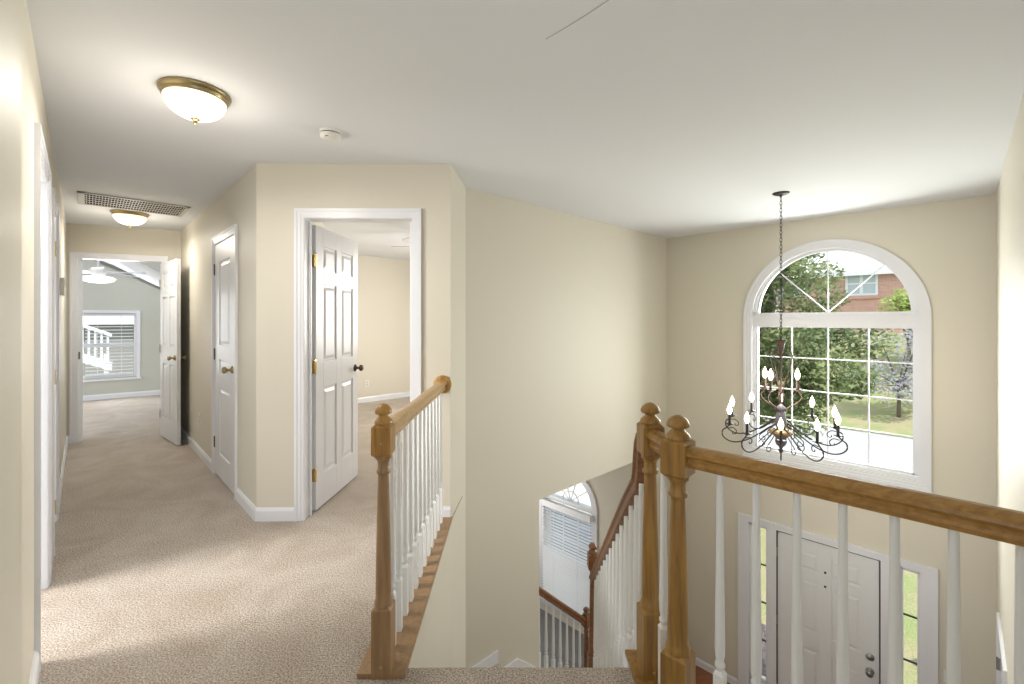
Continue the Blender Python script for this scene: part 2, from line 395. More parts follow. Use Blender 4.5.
# right wall
wrr, TRR = wall('wall_right', E, F, LOW, H, holes=((0.60, 1.30, LOW, -0.93),), ext=(0, 0.0))
baseboard('baseboard_right', TRR, [(0, 0.54), (1.36, 3.5)], LOW)
# wall of the living room below, with the arched window
P2 = (1.625, 5.53); Q2 = (1.625 - 0.708 * 3.3, 5.53 + 0.7065 * 3.3)
w2, T2 = wall('wall_living_room', P2, Q2, LOW, -0.32, holes=((0.745, 1.625, -2.70, -1.21),), arches=((1.185, 0.44, -1.21),), toward=(0, 4), ext=(0.1, 0.1))
w2l, T2l = wall('wall_living_room_side', (-0.45, 3.66), (-2.3, 5.7), LOW, -0.32, toward=(0, 6))
w2b, _ = wall('wall_living_room_rear', (-2.3, 5.6), (-0.6, 7.9), LOW, -0.32, toward=(0, 5))
# bedroom behind the angled wall
wb1, TB1 = wall('wall_bedroom_back', (-2.72, 7.2), (-1.2, 8.7), 0, H, toward=(0, 5), ext=(0.1, 0.3))
wb2, TB2 = wall('wall_bedroom_side', (-1.60, 3.25), (-2.72, 7.2), 0, H, toward=(0, 5))
baseboard('baseboard_bedroom_back', TB1, [(0, 2.1)])
baseboard('baseboard_bedroom_side', TB2, [(0.1, 4.08)])
wb3, TB3 = wall('wall_bedroom_exterior', (1.66, 5.60), (-1.2, 8.45), 0, H, toward=(0, 5))
# far bedroom
G0 = (-8.4, 6.725); G1 = (-6.0, 8.6)
TG, LG = frame(G0, G1)
off = (Vector((-7.6, 7.35)) - Vector(G0)).length
GW0, GW1 = off + 0.30, off + 1.14
wg, TG = wall('wall_far_bedroom', G0, G1, 0, 1.9, holes=((GW0, GW1, 0.365, 1.48),), m='wall_grey', ext=(0.2, 0.6))
mb = MB(TG); mb.prism([(-0.2, 1.9), (LG + 0.6, 1.9), (LG + 0.6, 1.32), (off + 1.472, 2.039), (off + 0.812, 2.325), (off + 0.1, 2.62), (-0.2, 2.5)], -TH, 0, 'y')
struct(mb.build('wall_far_bedroom_gable', M['wall_grey']))
baseboard('baseboard_far_bedroom', TG, [(0, LG + 0.5)])
struct(MB(TG).prism([(-0.3, 2.52), (off + 0.1, 2.63), (off + 0.812, 2.325), (LG + 0.7, 1.26), (LG + 0.7, 1.40), (off + 0.812, 2.47), (off + 0.1, 2.78), (-0.3, 2.66)], -0.1, 3.3, 'y').build('ceiling_far_bedroom', M['ceiling']))
wall('wall_far_bedroom_side', (-4.1, 5.55), (-5.75, 8.75), 0, 2.62, m='wall_grey', toward=(-7, 6))

# ---------------------------------------------------------------- doors
BACK = 0.0
# door 1: open doorway on the left
d1 = empty('door_1'); struct(d1, 'white painted doorway casing nearest on the left wall, open')
door_frame(TL, 1.23, 2.06, 0, 2.135).build('door_frame', M['trim'], d1)
# door 2: closed linen closet door
d2 = empty('door_2'); struct(d2, 'narrow closed white door on the left wall')
door_frame(TL, 2.417, 3.107, 0, 2.135).build('door_frame', M['trim'], d2)
def place_leaf(mb_list, T, s, y, ang, z0=0.008):
    Mx = T @ Matrix.Translation((s, y, z0)) @ Matrix.Rotation(ang, 4, 'Z'); return Mx
def add_leaf(parent, Mx, w, h, cols, rows, knob_x, knob_z, kmat, hz=(0.25, 1.02, 1.78), hmat='bright_brass', dmat='door', sides=(1, -1), hy=0.0, th=0.035):
    o = leaf_door(w, h, cols, rows, th); o.T = Matrix()
    m2 = MB(); m2.add(o.v, o.f, False, Mx); lf = m2.build('door_leaf', M[dmat], parent, 0.0015)
    for sd in sides:
        k = knob_bm(knob_x, knob_z, sd, th); k2 = MB(); k2.add(k.v, k.f, True, Mx); k2.build('door_knob', M[kmat], lf)
    for z in hz:
        k = hinge_bm(z, hy); k2 = MB(); k2.add(k.v, k.f, False, Mx); k2.build('hinge', M[hmat], lf)
    return lf
add_leaf(d2, TL @ Matrix.Translation((2.497, -0.045, 0.01)), 0.53, 2.05, [(0.10, 0.43)], SIX, 0.47, 0.93, 'brass', sides=(), hy=0.035)
# door 3: closet on the right side of the hall (hinged at the far side)
d3 = empty('door_3'); struct(d3, 'closed white closet door on the right side of the hall')
door_frame(TR, 0.519, 1.366, 0, 2.105).build('door_frame', M['trim'], d3)
Mx = TR @ Matrix.Translation((1.300, 0.0, 0.012)) @ Matrix.Diagonal((-1, -1, 1, 1)) @ Matrix.Translation((0, -0.004, 0))
add_leaf(d3, Mx, 0.712, 2.018, [(0.17, 0.54)], [(0.20, 0.78), (0.90, 1.02), (1.14, 1.86)], 0.64, 0.965, 'brass', sides=(-1,), hmat='dark_bronze', hy=-0.002, hz=(0.27, 1.05, 1.80))
# door 4: bedroom door in the angled wall, open inwards
d4 = empty('door_4'); struct(d4, 'white six-panel bedroom door standing open into the bedroom')
door_frame(TA, 0.261, 1.122, 0, 2.13, depth=TH + 0.0).build('door_frame', M['trim'], d4)
mb = MB(TA); mb.box(0.331, 0.343, -0.075, -0.062, 0, 2.05); mb.box(1.030, 1.042, -0.075, -0.062, 0, 2.05); mb.build('door_stop', M['trim'], d4)
hx, hy_ = -1.395, 3.205
Mx = Matrix.Translation((hx, hy_, 0.012)) @ Matrix.Rotation(math.radians(86.5), 4, 'Z')
add_leaf(d4, Mx, 0.74, 2.035, [(0.11, 0.325), (0.415, 0.63)], SIX, 0.675, 0.945, 'dark_bronze', hy=0.0)
# door 5: far bedroom door, open into the hall
d5 = empty('door_5'); struct(d5, 'white panel door at the end of the hall, opened flat toward the right wall')
door_frame(TE, 0.032, 0.921, 0, 2.125).build('door_frame', M['trim'], d5)
mb = MB(TE); mb.box(0.096, 0.102, -0.045, -0.015, 0.93, 1.01); mb.build('strike_plate', M['dark_bronze'], d5)
hp = TE @ Vector((0.852, 0.03, 0))
ang = math.atan2(4.885 - hp.y, -3.648 - hp.x)
Mx = Matrix.Translation((hp.x, hp.y, 0.012)) @ Matrix.Rotation(ang, 4, 'Z')
add_leaf(d5, Mx, 0.68, 2.02, [(0.10, 0.295), (0.385, 0.58)], SIX, 0.615, 0.945, 'brass', hmat='brass')

# ---------------------------------------------------------------- front door with sidelights
fd = empty('door_6'); struct(fd, 'white paneled front door between two narrow sidelights in the foyer')
top = -0.885
fm = casing_bm(TF, 0.889, 2.591, LOW, top, 0.075, 0.024)
for a, b in ((0.951, 1.000), (1.195, 1.285), (2.185, 2.325), (2.470, 2.529)): fm.box(a, b, -TH, 0.006, LOW, -0.947)
fm.box(0.951, 2.529, -TH, 0.004, -0.965, -0.945)
for a, b in ((1.000, 1.195), (2.325, 2.470)):
    fm.box(a, b, -0.085, -0.03, LOW, LOW + 0.22); fm.box(a, b, -0.085, -0.03, -1.0, -0.965)
    fm.box(a, a + 0.022, -0.085, -0.03, LOW, -0.965); fm.box(b - 0.022, b, -0.085, -0.03, LOW, -0.965)
fm.build('door_frame', M['trim'], fd)
mb = MB(TF)
for a, b in ((1.02, 1.175), (2.345, 2.45)): mb.box(a, b, -0.062, -0.056, LOW + 0.22, -1.0)
mb.build('sidelight_glass', M['glass'], fd)
mb = MB(TF)
for a, b in ((1.02, 1.175), (2.345, 2.45)):
    for z in (-1.43, -1.86, -2.29): mb.box(a, b, -0.068, -0.050, z - 0.006, z + 0.006)
mb.build('sidelight_bar', M['rubber'], fd)
mb = MB(TF); mb.box(1.285, 1.293, -0.06, 0.003, LOW, -0.955); mb.box(2.176, 2.186, -0.06, 0.003, LOW, -0.955); mb.box(1.285, 2.186, -0.06, 0.003, -0.972, -0.960)
mb.build('weather_seal', M['rubber'], fd)
lw = 2.174 - 1.296
lo = leaf_door(lw, 1.955, [(0.14, 0.385), (0.495, 0.74)], [(0.22, 0.80), (0.99, 1.53), (1.63, 1.83)], 0.044)
m2 = MB(); m2.add(lo.v, lo.f, False, TF @ Matrix.Translation((1.295, -0.052, LOW + 0.01))); lf = m2.build('door_leaf', M['front_door'], fd, 0.0015)
mb = MB(TF)
for z in (-1.263, -1.409):
    mb.lathe([(0.011, 0), (0.011, 0.005), (0.006, 0.007)], 12, Matrix.Translation((1.735, -0.008, z)) @ Matrix.Rotation(-PI / 2, 4, 'X'))
mb.build('peephole', M['rubber'], lf)
for z, pr, nm in ((-1.945, [(0.034, 0), (0.034, 0.008), (0.027, 0.013), (0.016, 0.015), (0.016, 0.026), (0.0005, 0.027)], 'deadbolt'),
              (-2.085, [(0.034, 0), (0.034, 0.008), (0.014, 0.015), (0.013, 0.03), (0.029, 0.04), (0.031, 0.055), (0.024, 0.065), (0.0005, 0.068)], 'door_knob')):
    MB(TF).lathe(pr, 20, Matrix.Translation((2.104, -0.009, z)) @ Matrix.Rotation(-PI / 2, 4, 'X')).build(nm, M['nickel'], lf)
mb = MB(TF)
for z in (-2.70, -1.95, -1.20): mb.box(1.286, 1.297, -0.01, 0.006, z - 0.05, z + 0.05)
mb.build('hinge', M['nickel'], lf)

# door in the right wall of the foyer
d7 = empty('door_7'); struct(d7, 'white door in the right foyer wall below, only its edge in view')
door_frame(TRR, 0.54, 1.36, LOW, -0.87).build('door_frame', M['trim'], d7)
o = leaf_door(0.69, 2.0, [(0.1, 0.3), (0.39, 0.59)], SIX); m2 = MB(); m2.add(o.v, o.f, False, TRR @ Matrix.Translation((0.605, -0.04, LOW + 0.01)))
lf7 = m2.build('door_leaf', M['door'], d7)
mb = MB(TRR); mb.box(0.590, 0.606, -0.002, 0.022, -1.28, -1.19); mb.build('hinge', M['nickel'], lf7)

# ---------------------------------------------------------------- big arched window
def arc_band(mb, c, zs, r0, r1, y0, y1, n=40, a0=0.0, a1=PI):
    P = lambda r, a: (c + r * math.cos(a), zs + r * math.sin(a))
    rings = []
    for i in range(n + 1):
        a = a0 + (a1 - a0) * i / n
        p, q = P(r0, a), P(r1, a)
        rings.append([(p[0], y0, p[1]), (q[0], y0, q[1]), (q[0], y1, q[1]), (p[0], y1, p[1])])
    mb.loft(rings, False)
wn = empty('window_1'); struct(wn, 'large arched white window with grid above the front door')
c0, zs = 1.7475, 1.40
mb = MB(TF)                       # casing: 0.7985 outer radius
for r1, r0, t in ((0.7985, 0.775, 0.028), (0.775, 0.748, 0.020), (0.748, 0.728, 0.013)):
    arc_band(mb, c0, zs, r0, r1, 0, t)
    for sg in (-1, 1):
        x0, x1 = sorted((c0 + sg * r0, c0 + sg * r1)); mb.box(x0, x1, 0, t, -0.125 - (r1 - 0.728), zs)
    mb.box(c0 - r0, c0 + r0, 0, t, -0.125 - (r1 - 0.728), -0.125 - (r0 - 0.728))
mb.box(c0 - 0.81, c0 + 0.81, 0, 0.030, -0.212, -0.196)
mb.build('window_casing', M['trim'], wn)
mb = MB(TF)                       # frame in the wall depth
arc_band(mb, c0, 1.432, 0.682, 0.7345, -0.11, -0.032)
arc_band(mb, c0, zs, 0.715, 0.7345, -TH, 0.004)
arc_band(mb, c0, 1.435, 0.655, 0.685, -0.10, -0.050)
for sg in (-1, 1):
    x0, x1 = sorted((c0 + sg * 0.690, c0 + sg * 0.7345)); mb.box(x0, x1, -0.11, -0.032, -0.125, 1.46)
    x0, x1 = sorted((c0 + sg * 0.668, c0 + sg * 0.692)); mb.box(x0, x1, -0.10, -0.050, -0.09, 1.30)
    x0, x1 = sorted((c0 + sg * 0.715, c0 + sg * 0.7345)); mb.box(x0, x1, -TH, 0.004, -0.125, 1.40)
mb.box(c0 - 0.7345, c0 + 0.7345, -0.115, -0.02, 1.30, 1.405)
mb.box(c0 - 0.72, c0 + 0.72, -0.11, -0.008, 1.395, 1.412)
mb.box(c0 - 0.70, c0 + 0.70, -0.10, -0.035, 1.412, 1.45)
mb.box(c0 - 0.69, c0 + 0.69, -0.10, -0.050, 1.288, 1.30)
mb.box(c0 - 0.7345, c0 + 0.7345, -0.115, -0.015, -0.125, -0.09); mb.box(c0 - 0.69, c0 + 0.69, -0.10, -0.050, -0.09, -0.068)
mb.build('window_frame', M['trim'], wn)
mb = MB(TF)
for s in (1.417, 1.7475, 2.085): mb.box(s - 0.006, s + 0.006, -0.082, -0.066, -0.066, 1.285)
for z in (0.955, 0.605, 0.262): mb.box(c0 - 0.668, c0 + 0.668, -0.081, -0.067, z - 0.006, z + 0.006)
for a in (PI / 4, PI / 2, 3 * PI / 4):
    Tm = Matrix.Translation((c0, 0, 1.45)) @ Matrix.Rotation(-a, 4, 'Y')
    mb.box(0.0, 0.645, -0.081, -0.067, -0.0055, 0.0055, Tm)
mb.build('muntin', M['trim'], wn)
mb = MB(TF); mb.box(c0 - 0.675, c0 + 0.675, -0.077, -0.071, -0.08, 1.29)
mb.prism([(c0 + 0.662 * math.cos(PI * i / 32), 1.435 + 0.662 * math.sin(PI * i / 32)) for i in range(33)], -0.077, -0.071, 'y')
mb.build('glass', M['glass'], wn)

# ---------------------------------------------------------------- living-room window seen under the stair wall
wn2 = empty('window_2'); struct(wn2, 'arched white window seen through the stairwell, its lower part behind blinds')
c2, z2 = 1.185, -1.21
mb = MB(T2)
for r1, r0, t in ((0.505, 0.48, 0.024), (0.48, 0.43, 0.015)):
    arc_band(mb, c2, z2, r0, r1, 0, t, 28)
    for sg in (-1, 1):
        x0, x1 = sorted((c2 + sg * r0, c2 + sg * r1)); mb.box(x0, x1, 0, t, -2.76, z2)
mb.box(c2 - 0.53, c2 + 0.53, 0, 0.05, -2.76, -2.735); mb.box(c2 - 0.5, c2 + 0.5, 0, 0.018, -2.82, -2.76)
mb.build('window_casing', M['trim'], wn2)
mb = MB(T2)
arc_band(mb, c2, z2, 0.39, 0.44, -0.11, -0.02, 28)
for sg in (-1, 1):
    x0, x1 = sorted((c2 + sg * 0.39, c2 + sg * 0.44)); mb.box(x0, x1, -0.11, -0.02, -2.70, z2)
mb.box(c2 - 0.44, c2 + 0.44, -0.11, -0.01, z2 - 0.05, z2 + 0.01); mb.box(c2 - 0.44, c2 + 0.44, -0.11, -0.02, -2.70, -2.65)
mb.box(c2 - 0.40, c2 + 0.40, -0.10, -0.05, -2.03, -1.985)
mb.build('window_frame', M['trim'], wn2)
mb = MB(T2)
for a in (PI / 5, 2 * PI / 5, 3 * PI / 5, 4 * PI / 5):
    mb.box(0.0, 0.39, -0.08, -0.066, -0.007, 0.007, Matrix.Translation((c2, 0, z2)) @ Matrix.Rotation(-a, 4, 'Y'))
arc_band(mb, c2, z2, 0.13, 0.145, -0.08, -0.066, 16)
for s in (c2 - 0.13, c2 + 0.13): mb.box(s - 0.007, s + 0.007, -0.08, -0.066, -2.65, -1.26)
for z in (-1.52, -1.77, -2.3): mb.box(c2 - 0.39, c2 + 0.39, -0.079, -0.067, z - 0.007, z + 0.007)
mb.build('muntin', M['trim'], wn2)
mb = MB(T2); mb.box(c2 - 0.40, c2 + 0.40, -0.076, -0.071, -2.66, z2)
mb.prism([(c2 + 0.40 * math.cos(PI * i / 24), z2 + 0.40 * math.sin(PI * i / 24)) for i in range(25)], -0.076, -0.071, 'y')
mb.build('glass', M['glass'], wn2)

def blind(name, T, s0, s1, z0, z1, y, pitch, tilt_fn, label, cat='blind', hr=0.05):
    b = empty(name, loc=(T @ Vector(((s0 + s1) / 2, y, z0))), label=label, cat=cat)
    inv = Matrix.Translation(-b.location)
    mb = MB(inv @ T); n = int((z1 - hr - z0) / pitch)
    for i in range(n):
        z = z0 + 0.02 + i * pitch; t = tilt_fn((z - z0) / (z1 - z0))
        mb.box(s0, s1, -0.024, 0.024, -0.0012, 0.0012, Matrix.Translation((0, y, z)) @ Matrix.Rotation(t, 4, 'X'))
    mb.build('slats', M['blind'], b)
    MB(inv @ T).box(s0 - 0.01, s1 + 0.01, y - 0.03, y + 0.035, z1 - hr, z1).build('headrail', M['blind'], b, 0.004)
    MB(inv @ T).box(s0, s1, y - 0.02, y + 0.02, z0 - 0.01, z0 + 0.008).build('bottom_rail', M['blind'], b)
    mb = MB(inv @ T)
    for f in (0.25, 0.75): mb.box(s0 + (s1 - s0) * f - 0.002, s0 + (s1 - s0) * f + 0.002, y + 0.024, y + 0.026, z0, z1 - hr)
    mb.build('ladder_cord', M['blind'], b)
    return b
blind('window_blind', T2, c2 - 0.425, c2 + 0.425, -2.68, -1.26, 0.035, 0.044, lambda f: -0.05 if f > 0.48 else -0.34,
      'white slatted blind in the arched window seen down the stairwell', hr=0.09)

# ---------------------------------------------------------------- far-bedroom window
wn3 = empty('window_3'); struct(wn3, 'white framed bedroom window seen through the door at the end of the hall')
mb = casing_bm(TG, GW0 - 0.06, GW1 + 0.04, 0.33, 1.54, 0.05, 0.02)
mb.box(GW0 - 0.08, GW1 + 0.06, 0, 0.035, 0.32, 0.35)
mb.box(GW0 - 0.52, GW0 - 0.06, 0, 0.018, 0.36, 1.50)
mb.build('window_casing', M['trim'], wn3)
mb = MB(TG)
mb.box(GW0, GW0 + 0.07, -0.1, -0.02, 0.365, 1.48); mb.box(GW1 - 0.05, GW1, -0.1, -0.02, 0.365, 1.48)
for z in (0.39, 0.93, 1.46): mb.box(GW0, GW1, -0.1, -0.03, z - 0.025, z + 0.025)
mb.build('window_frame', M['trim'], wn3)
MB(TG).box(GW0 + 0.05, GW1 - 0.04, -0.066, -0.060, 0.38, 1.46).build('glass', M['glass'], wn3)
blind('window_blind', TG, GW0 + 0.16, GW1 - 0.06, 0.42, 1.46, -0.005, 0.058, lambda f: -0.22,
      'white slatted blind in the far bedroom window beyond the hall', hr=0.035)

# ---------------------------------------------------------------- balusters, newels, rails
def baluster_bm(h, foot=0.24, w=0.031):
    mb = MB(); a = w / 2
    mb.box(-a, a, -a, a, 0, foot)
    mb.add([(-a, -a, foot), (a, -a, foot), (a, a, foot), (-a, a, foot), (-a * .6, -a * .6, foot + 0.012), (a * .6, -a * .6, foot + 0.012), (a * .6, a * .6, foot + 0.012), (-a * .6, a * .6, foot + 0.012)],
           [(0, 1, 5, 4), (1, 2, 6, 5), (2, 3, 7, 6), (3, 0, 4, 7), (4, 5, 6, 7)])
    mb.lathe([(0.010, foot + 0.008), (0.010, foot + 0.016), (0.0155, foot + 0.024), (0.0155, foot + 0.032), (0.0105, foot + 0.040), (0.0145, foot + 0.058), (0.0155, foot + 0.085),
              (0.0125, h * 0.62), (0.0098, h - 0.02), (0.0098, h)], 12)
    return mb
def newel_parts(parent, h=1.05, w=0.078, base=0.27, name='newel_post', m='oak', zdrop=0.0, loc=(0, 0, 0), rot=0.0, mt='oak_turned', zb=0.845, zt=0.975):
    """square foot, turned shaft, square chamfered head block and mushroom finial"""
    a = w / 2; dz = h - 1.05
    p = empty(name, loc, rot); p.parent = parent
    mb = MB()
    def block(z0, z1, ch):
        c = 0.006
        rings = [[(-a + ch, -a + ch, z0), (a - ch, -a + ch, z0), (a - ch, a - ch, z0), (-a + ch, a - ch, z0)],
                 [(-a, -a, z0 + ch), (a, -a, z0 + ch), (a, a, z0 + ch), (-a, a, z0 + ch)],
                 [(-a, -a, z1 - ch), (a, -a, z1 - ch), (a, a, z1 - ch), (-a, a, z1 - ch)],
                 [(-a + ch, -a + ch, z1), (a - ch, -a + ch, z1), (a - ch, a - ch, z1), (-a + ch, a - ch, z1)]]
        mb.loft(rings, False)
    block(zb + dz, zt + dz, 0.013)
    mb.build('head_block', M[m], p)
    mb = MB()
    mb.lathe([(a * 0.92, zt + dz - 0.002), (a * 0.94, zt + dz + 0.005), (a * 0.86, zt + dz + 0.012), (a * 0.66, zt + dz + 0.020), (a * 0.50, zt + dz + 0.027), (a * 0.48, zt + dz + 0.032), (a * 0.80, zt + dz + 0.036),
              (a * 0.90, zt + dz + 0.041), (a * 0.88, zt + dz + 0.049), (a * 0.74, zt + dz + 0.060), (a * 0.48, zt + dz + 0.069), (a * 0.2, zt + dz + 0.0745), (0.0005, zt + dz + 0.076)], 28)
    mb.build('finial', M[m], p)
    mb = MB()
    r = a * 0.94
    mb.lathe([(r, base - 0.004 + zdrop), (r * 1.0, base + 0.006 + zdrop), (r * 0.93, base + 0.018 + zdrop), (r * 0.82, base + 0.028 + zdrop), (r * 0.86, base + 0.06 + zdrop), (r * 0.80, base + 0.20 + zdrop * .5), (r * 0.68, zb - 0.18 + dz),
              (r * 0.60, zb - 0.078 + dz), (r * 0.60, zb - 0.068 + dz), (r * 0.78, zb - 0.062 + dz), (r * 0.80, zb - 0.054 + dz), (r * 0.66, zb - 0.048 + dz), (r * 0.62, zb - 0.026 + dz), (r * 0.72, zb - 0.012 + dz), (r * 0.90, zb - 0.006 + dz), (r * 0.90, zb + 0.004 + dz)], 24)
    mb.build('turned_shaft', M[mt], p)
    mb = MB(); ch = 0.012
    rings = [[(-a, -a, 0), (a, -a, 0), (a, a, 0), (-a, a, 0)], [(-a, -a, base - ch + zdrop), (a, -a, base - ch + zdrop), (a, a, base - ch + zdrop), (-a, a, base - ch + zdrop)],
             [(-a + ch, -a + ch, base + zdrop), (a - ch, -a + ch, base + zdrop), (a - ch, a - ch, base + zdrop), (-a + ch, a - ch, base + zdrop)]]
    mb.loft(rings, False); mb.build('foot_block', M[mt], p)
    for z in (0.045, zb + 0.055 + dz):
        MB().lathe([(0.0065, 0), (0.0065, 0.002), (0.003, 0.0035)], 10, Matrix.Translation((0, -a, z)) @ Matrix.Rotation(PI / 2, 4, 'X')).build('wood_plug', M['gold'], p)
    return p
RAILPROF = [(-0.020, 0), (0.020, 0), (0.024, 0.012), (0.019, 0.020), (0.021, 0.030), (0.031, 0.040), (0.031, 0.050), (0.022, 0.061), (0.008, 0.066), (-0.008, 0.066), (-0.022, 0.061), (-0.031, 0.050), (-0.031, 0.040), (-0.021, 0.030), (-0.019, 0.020), (-0.024, 0.012)]
def rail_sweep(path, scale=1.0, vertical=True):
    """sweep the handrail section along path (points = underside centre)"""
    P = [Vector(p) for p in path]; rings = []
    for i, p in enumerate(P):
        t = (P[min(i + 1, len(P) - 1)] - P[max(i - 1, 0)]).normalized()
        h = Vector((t.x, t.y, 0))
        if h.length < 0.02: h = Vector((0, 1, 0))
        h.normalize(); side = Vector((h.y, -h.x, 0)); up = side.cross(t).normalized()
        if up.z < 0: up = -up
        rings.append([tuple(p + scale * (a * side + b * up)) for a, b in RAILPROF])
    return rings

# left railing
RL = empty('stairwell_railing', (-0.5, 1.75, 0), label='oak and white balustrade dividing the carpeted hall from the stairwell, ending at the cream wall', cat='railing')
LZ = 0.022
newel_parts(RL, h=1.045, loc=(0, 0, 0), w=0.074)
y1 = 3.09 - 1.75
r = rail_sweep([(0.002, 0.035, 0.893), (0.004, 0.3, 0.893), (0.018, 1.0, 0.893), (0.024, y1 - 0.018, 0.893)])
MB().loft(r, False).build('handrail', M['oak_rail'], RL)
MB().lathe([(0.062, 0), (0.062, 0.010), (0.050, 0.016), (0.0005, 0.018)], 28, Matrix.Translation((0.024, y1, 0.928)) @ Matrix.Rotation(PI / 2, 4, 'X')).build('rosette', M['oak'], RL)
mb = MB(); mb.prism([(-0.093, -0.035), (0.093, -0.035), (0.093, y1), (-0.093, y1)], 0.001, LZ); mb.build('base_board', M['oak_turned'], RL, 0.004)
bp = baluster_bm(0.875, 0.22)
b0 = bp.build('baluster', M['balu'], RL, loc=(0.004, 0.105, LZ - 0.002))
for i in range(1, 12):
    c = b0.copy(); S.collection.objects.link(c); c.location = (0.004 + 0.0016 * i, 0.105 + 0.1035 * i, LZ - 0.002)

# right gallery railing: two newels, short return and the long run toward the right wall
N2 = Vector((0.552, 1.497, 0)); N1 = Vector((0.53, 1.725, 0)); dr = Vector((0.7075, -0.7067, 0))
RG = empty('gallery_railing', N2, label='oak handrail on two newel posts with white balusters, overlooking the front door', cat='railing')
newel_parts(RG, loc=(0, 0, 0), w=0.083, rot=PI / 4, h=1.053, base=0.275, m='oak_gallery', mt='oak_gallery')
newel_parts(RG, loc=N1 - N2, w=0.080, rot=0.05, h=1.053, base=0.275, m='oak_gallery', mt='oak_gallery')
endt = 0.868
r = rail_sweep([dr * 0.04 + Vector((0, 0, 0.892)), dr * 0.4 + Vector((0, 0, 0.892)), dr * endt + Vector((0, 0, 0.892))])
MB().loft(r, False).build('handrail', M['oak_grail'], RG)
q = N1 - N2; qn = q.normalized()
r = rail_sweep([qn * 0.045 + Vector((0, 0, 0.892)), q - qn * 0.035 + Vector((0, 0, 0.892))])
MB().loft(r, False).build('return_handrail', M['oak_gallery'], RG)
# oak base board under the posts and along the edge
mb = MB(); mb.prism([(p[0] - N2.x, p[1] - N2.y) for p in [(0.462, 1.25), (0.462, 1.845), (0.645, 1.845), (0.662, 1.54), (1.26, 0.943), (1.12, 0.80)]], 0.001, 0.020)
mb.build('base_board', M['oak_gallery'], RG, 0.003)
gb = baluster_bm(0.880, 0.25)
g0 = gb.build('baluster', M['balu'], RG, loc=dr * 0.135 + Vector((0, 0, 0.018)), rot=PI / 4)
for i in range(1, 7):
    c = g0.copy(); S.collection.objects.link(c); c.location = dr * (0.135 + 0.104 * i) + Vector((0, 0, 0.018))
c = g0.copy(); S.collection.objects.link(c); c.location = (0.543 - N2.x, 1.612 - N2.y, 0.018); c.rotation_euler = (0, 0, 0)

# ---------------------------------------------------------------- stairs
RI, RU = 0.196, 0.236
stair = empty('staircase', (0.03, 1.77, -0.2)); struct(stair, 'carpeted staircase going down from the upper landing'); so = Vector(stair.location)
ST = Matrix.Translation(-so)
mb = MB(ST)
LAND = -8 * RI
for k in range(1, 8):
    mb.box(-0.415, 0.56, 1.77 + (k - 1) * RU - 0.0, 1.77 + k * RU + 0.02, -k * RI - 0.20 if k > 1 else -k * RI - 0.1, -k * RI)
mb.build('upper_flight', M['carpet'], stair)
yl = 1.77 + 7 * RU
TSs = TS
# landing
mb = MB(ST); mb.prism([(-0.415, yl), (0.72, yl), (0.72, 3.60), (0.12, 3.62), (-0.12, 3.86), (-0.376, 3.63), (-0.415, 3.5)], LAND - 0.18, LAND); mb.build('landing', M['carpet'], stair)
# under-stair closing wall on the open side
mb = MB(ST)
poly = [(1.80, -0.33), (1.80, LOW)] + [(yl + 0.1, LOW)] + [(yl + 0.1, LAND - 0.02)] + [p for k in range(7, 0, -1) for p in ((1.77 + k * RU, -k * RI - 0.02 - RI * 0), (1.77 + (k - 1) * RU, -k * RI - 0.02))]
poly = [(1.70, LOW), (yl + 0.1, LOW), (yl + 0.1, LAND + 0.02)]
for k in range(7, 0, -1): poly += [(1.77 + k * RU, -k * RI), (1.77 + (k - 1) * RU, -k * RI)]
poly += [(1.70, -0.33)]
mb.prism([(p[0], p[1]) for p in poly], 0.565, 0.615, 'x'); mb.build('stringer', M['trim'], stair)
# lower flight along the stair wall
TC = ST @ TS
mb = MB(TC)
for k in range(1, 7):
    s0 = 0.36 + (k - 1) * 0.236; mb.box(s0, s0 + 0.256, 0.02, 0.80, LAND - k * RI - 0.2, LAND - k * RI)
mb.build('lower_flight', M['carpet'], stair)
# skirt board on the stair wall
mb = MB(TC)
mb.box(0.0, 0.342, 0.0, 0.016, LAND, LAND + 0.095)
mb.prism([(0.342, LAND - 0.3), (0.342, LAND - 0.095), (0.578, LAND - 0.095), (0.866, LAND - 0.345), (0.866, LAND - 0.6)], 0, 0.016, 'y')
mb.build('skirt_board', M['trim'], stair)
mb = MB(ST); mb.box(-0.415, -0.400, yl, 3.62, LAND, LAND + 0.095)
mb.prism([(1.77, -0.3), (1.77, -0.10), (yl, LAND + 0.095), (yl, LAND - 0.1)], -0.415, -0.400, 'x'); mb.build('side_skirt_board', M['trim'], stair)

# stair railing down the upper flight
RS = empty('staircase_railing', (0.575, 1.76, 0), label='brown wood railing with close-set white balusters descending the stairs to the landing', cat='railing')
ox, oy = 0.575, 1.76
NX, NY = 0.635, 3.53
# gooseneck: vertical drop beside the upper newel easing into the slope
path = []
def rz(y): return 0.755 - 0.84 * (y - 1.86) - 0.06
def rx(y): return 0.530 + (NX - 0.530) * (y - 1.76) / (NY - 1.76)
pts = [(1.765, 0.905), (1.800, 0.897), (1.822, 0.870), (1.836, 0.825), (1.850, 0.765)]
for y, z in pts: path.append((rx(y) - ox, y - oy, z - 0.03))
y = 1.885
while y < NY - 0.03:
    t = min(1, (y - 1.885) / 0.20); path.append((rx(y) - ox, y - oy, rz(y) - 0.012 * (1 - t))); y += 0.06
path.append((rx(NY - 0.02) - ox, NY - 0.02 - oy, rz(NY - 0.02)))
MB().loft(rail_sweep(path), False).build('handrail', M['dark_oak'], RS)
newel_parts(RS, h=1.56 - 0.371, loc=(NX - ox, NY - oy, LAND), m='dark_oak', mt='dark_oak', w=0.08, zdrop=0.05)
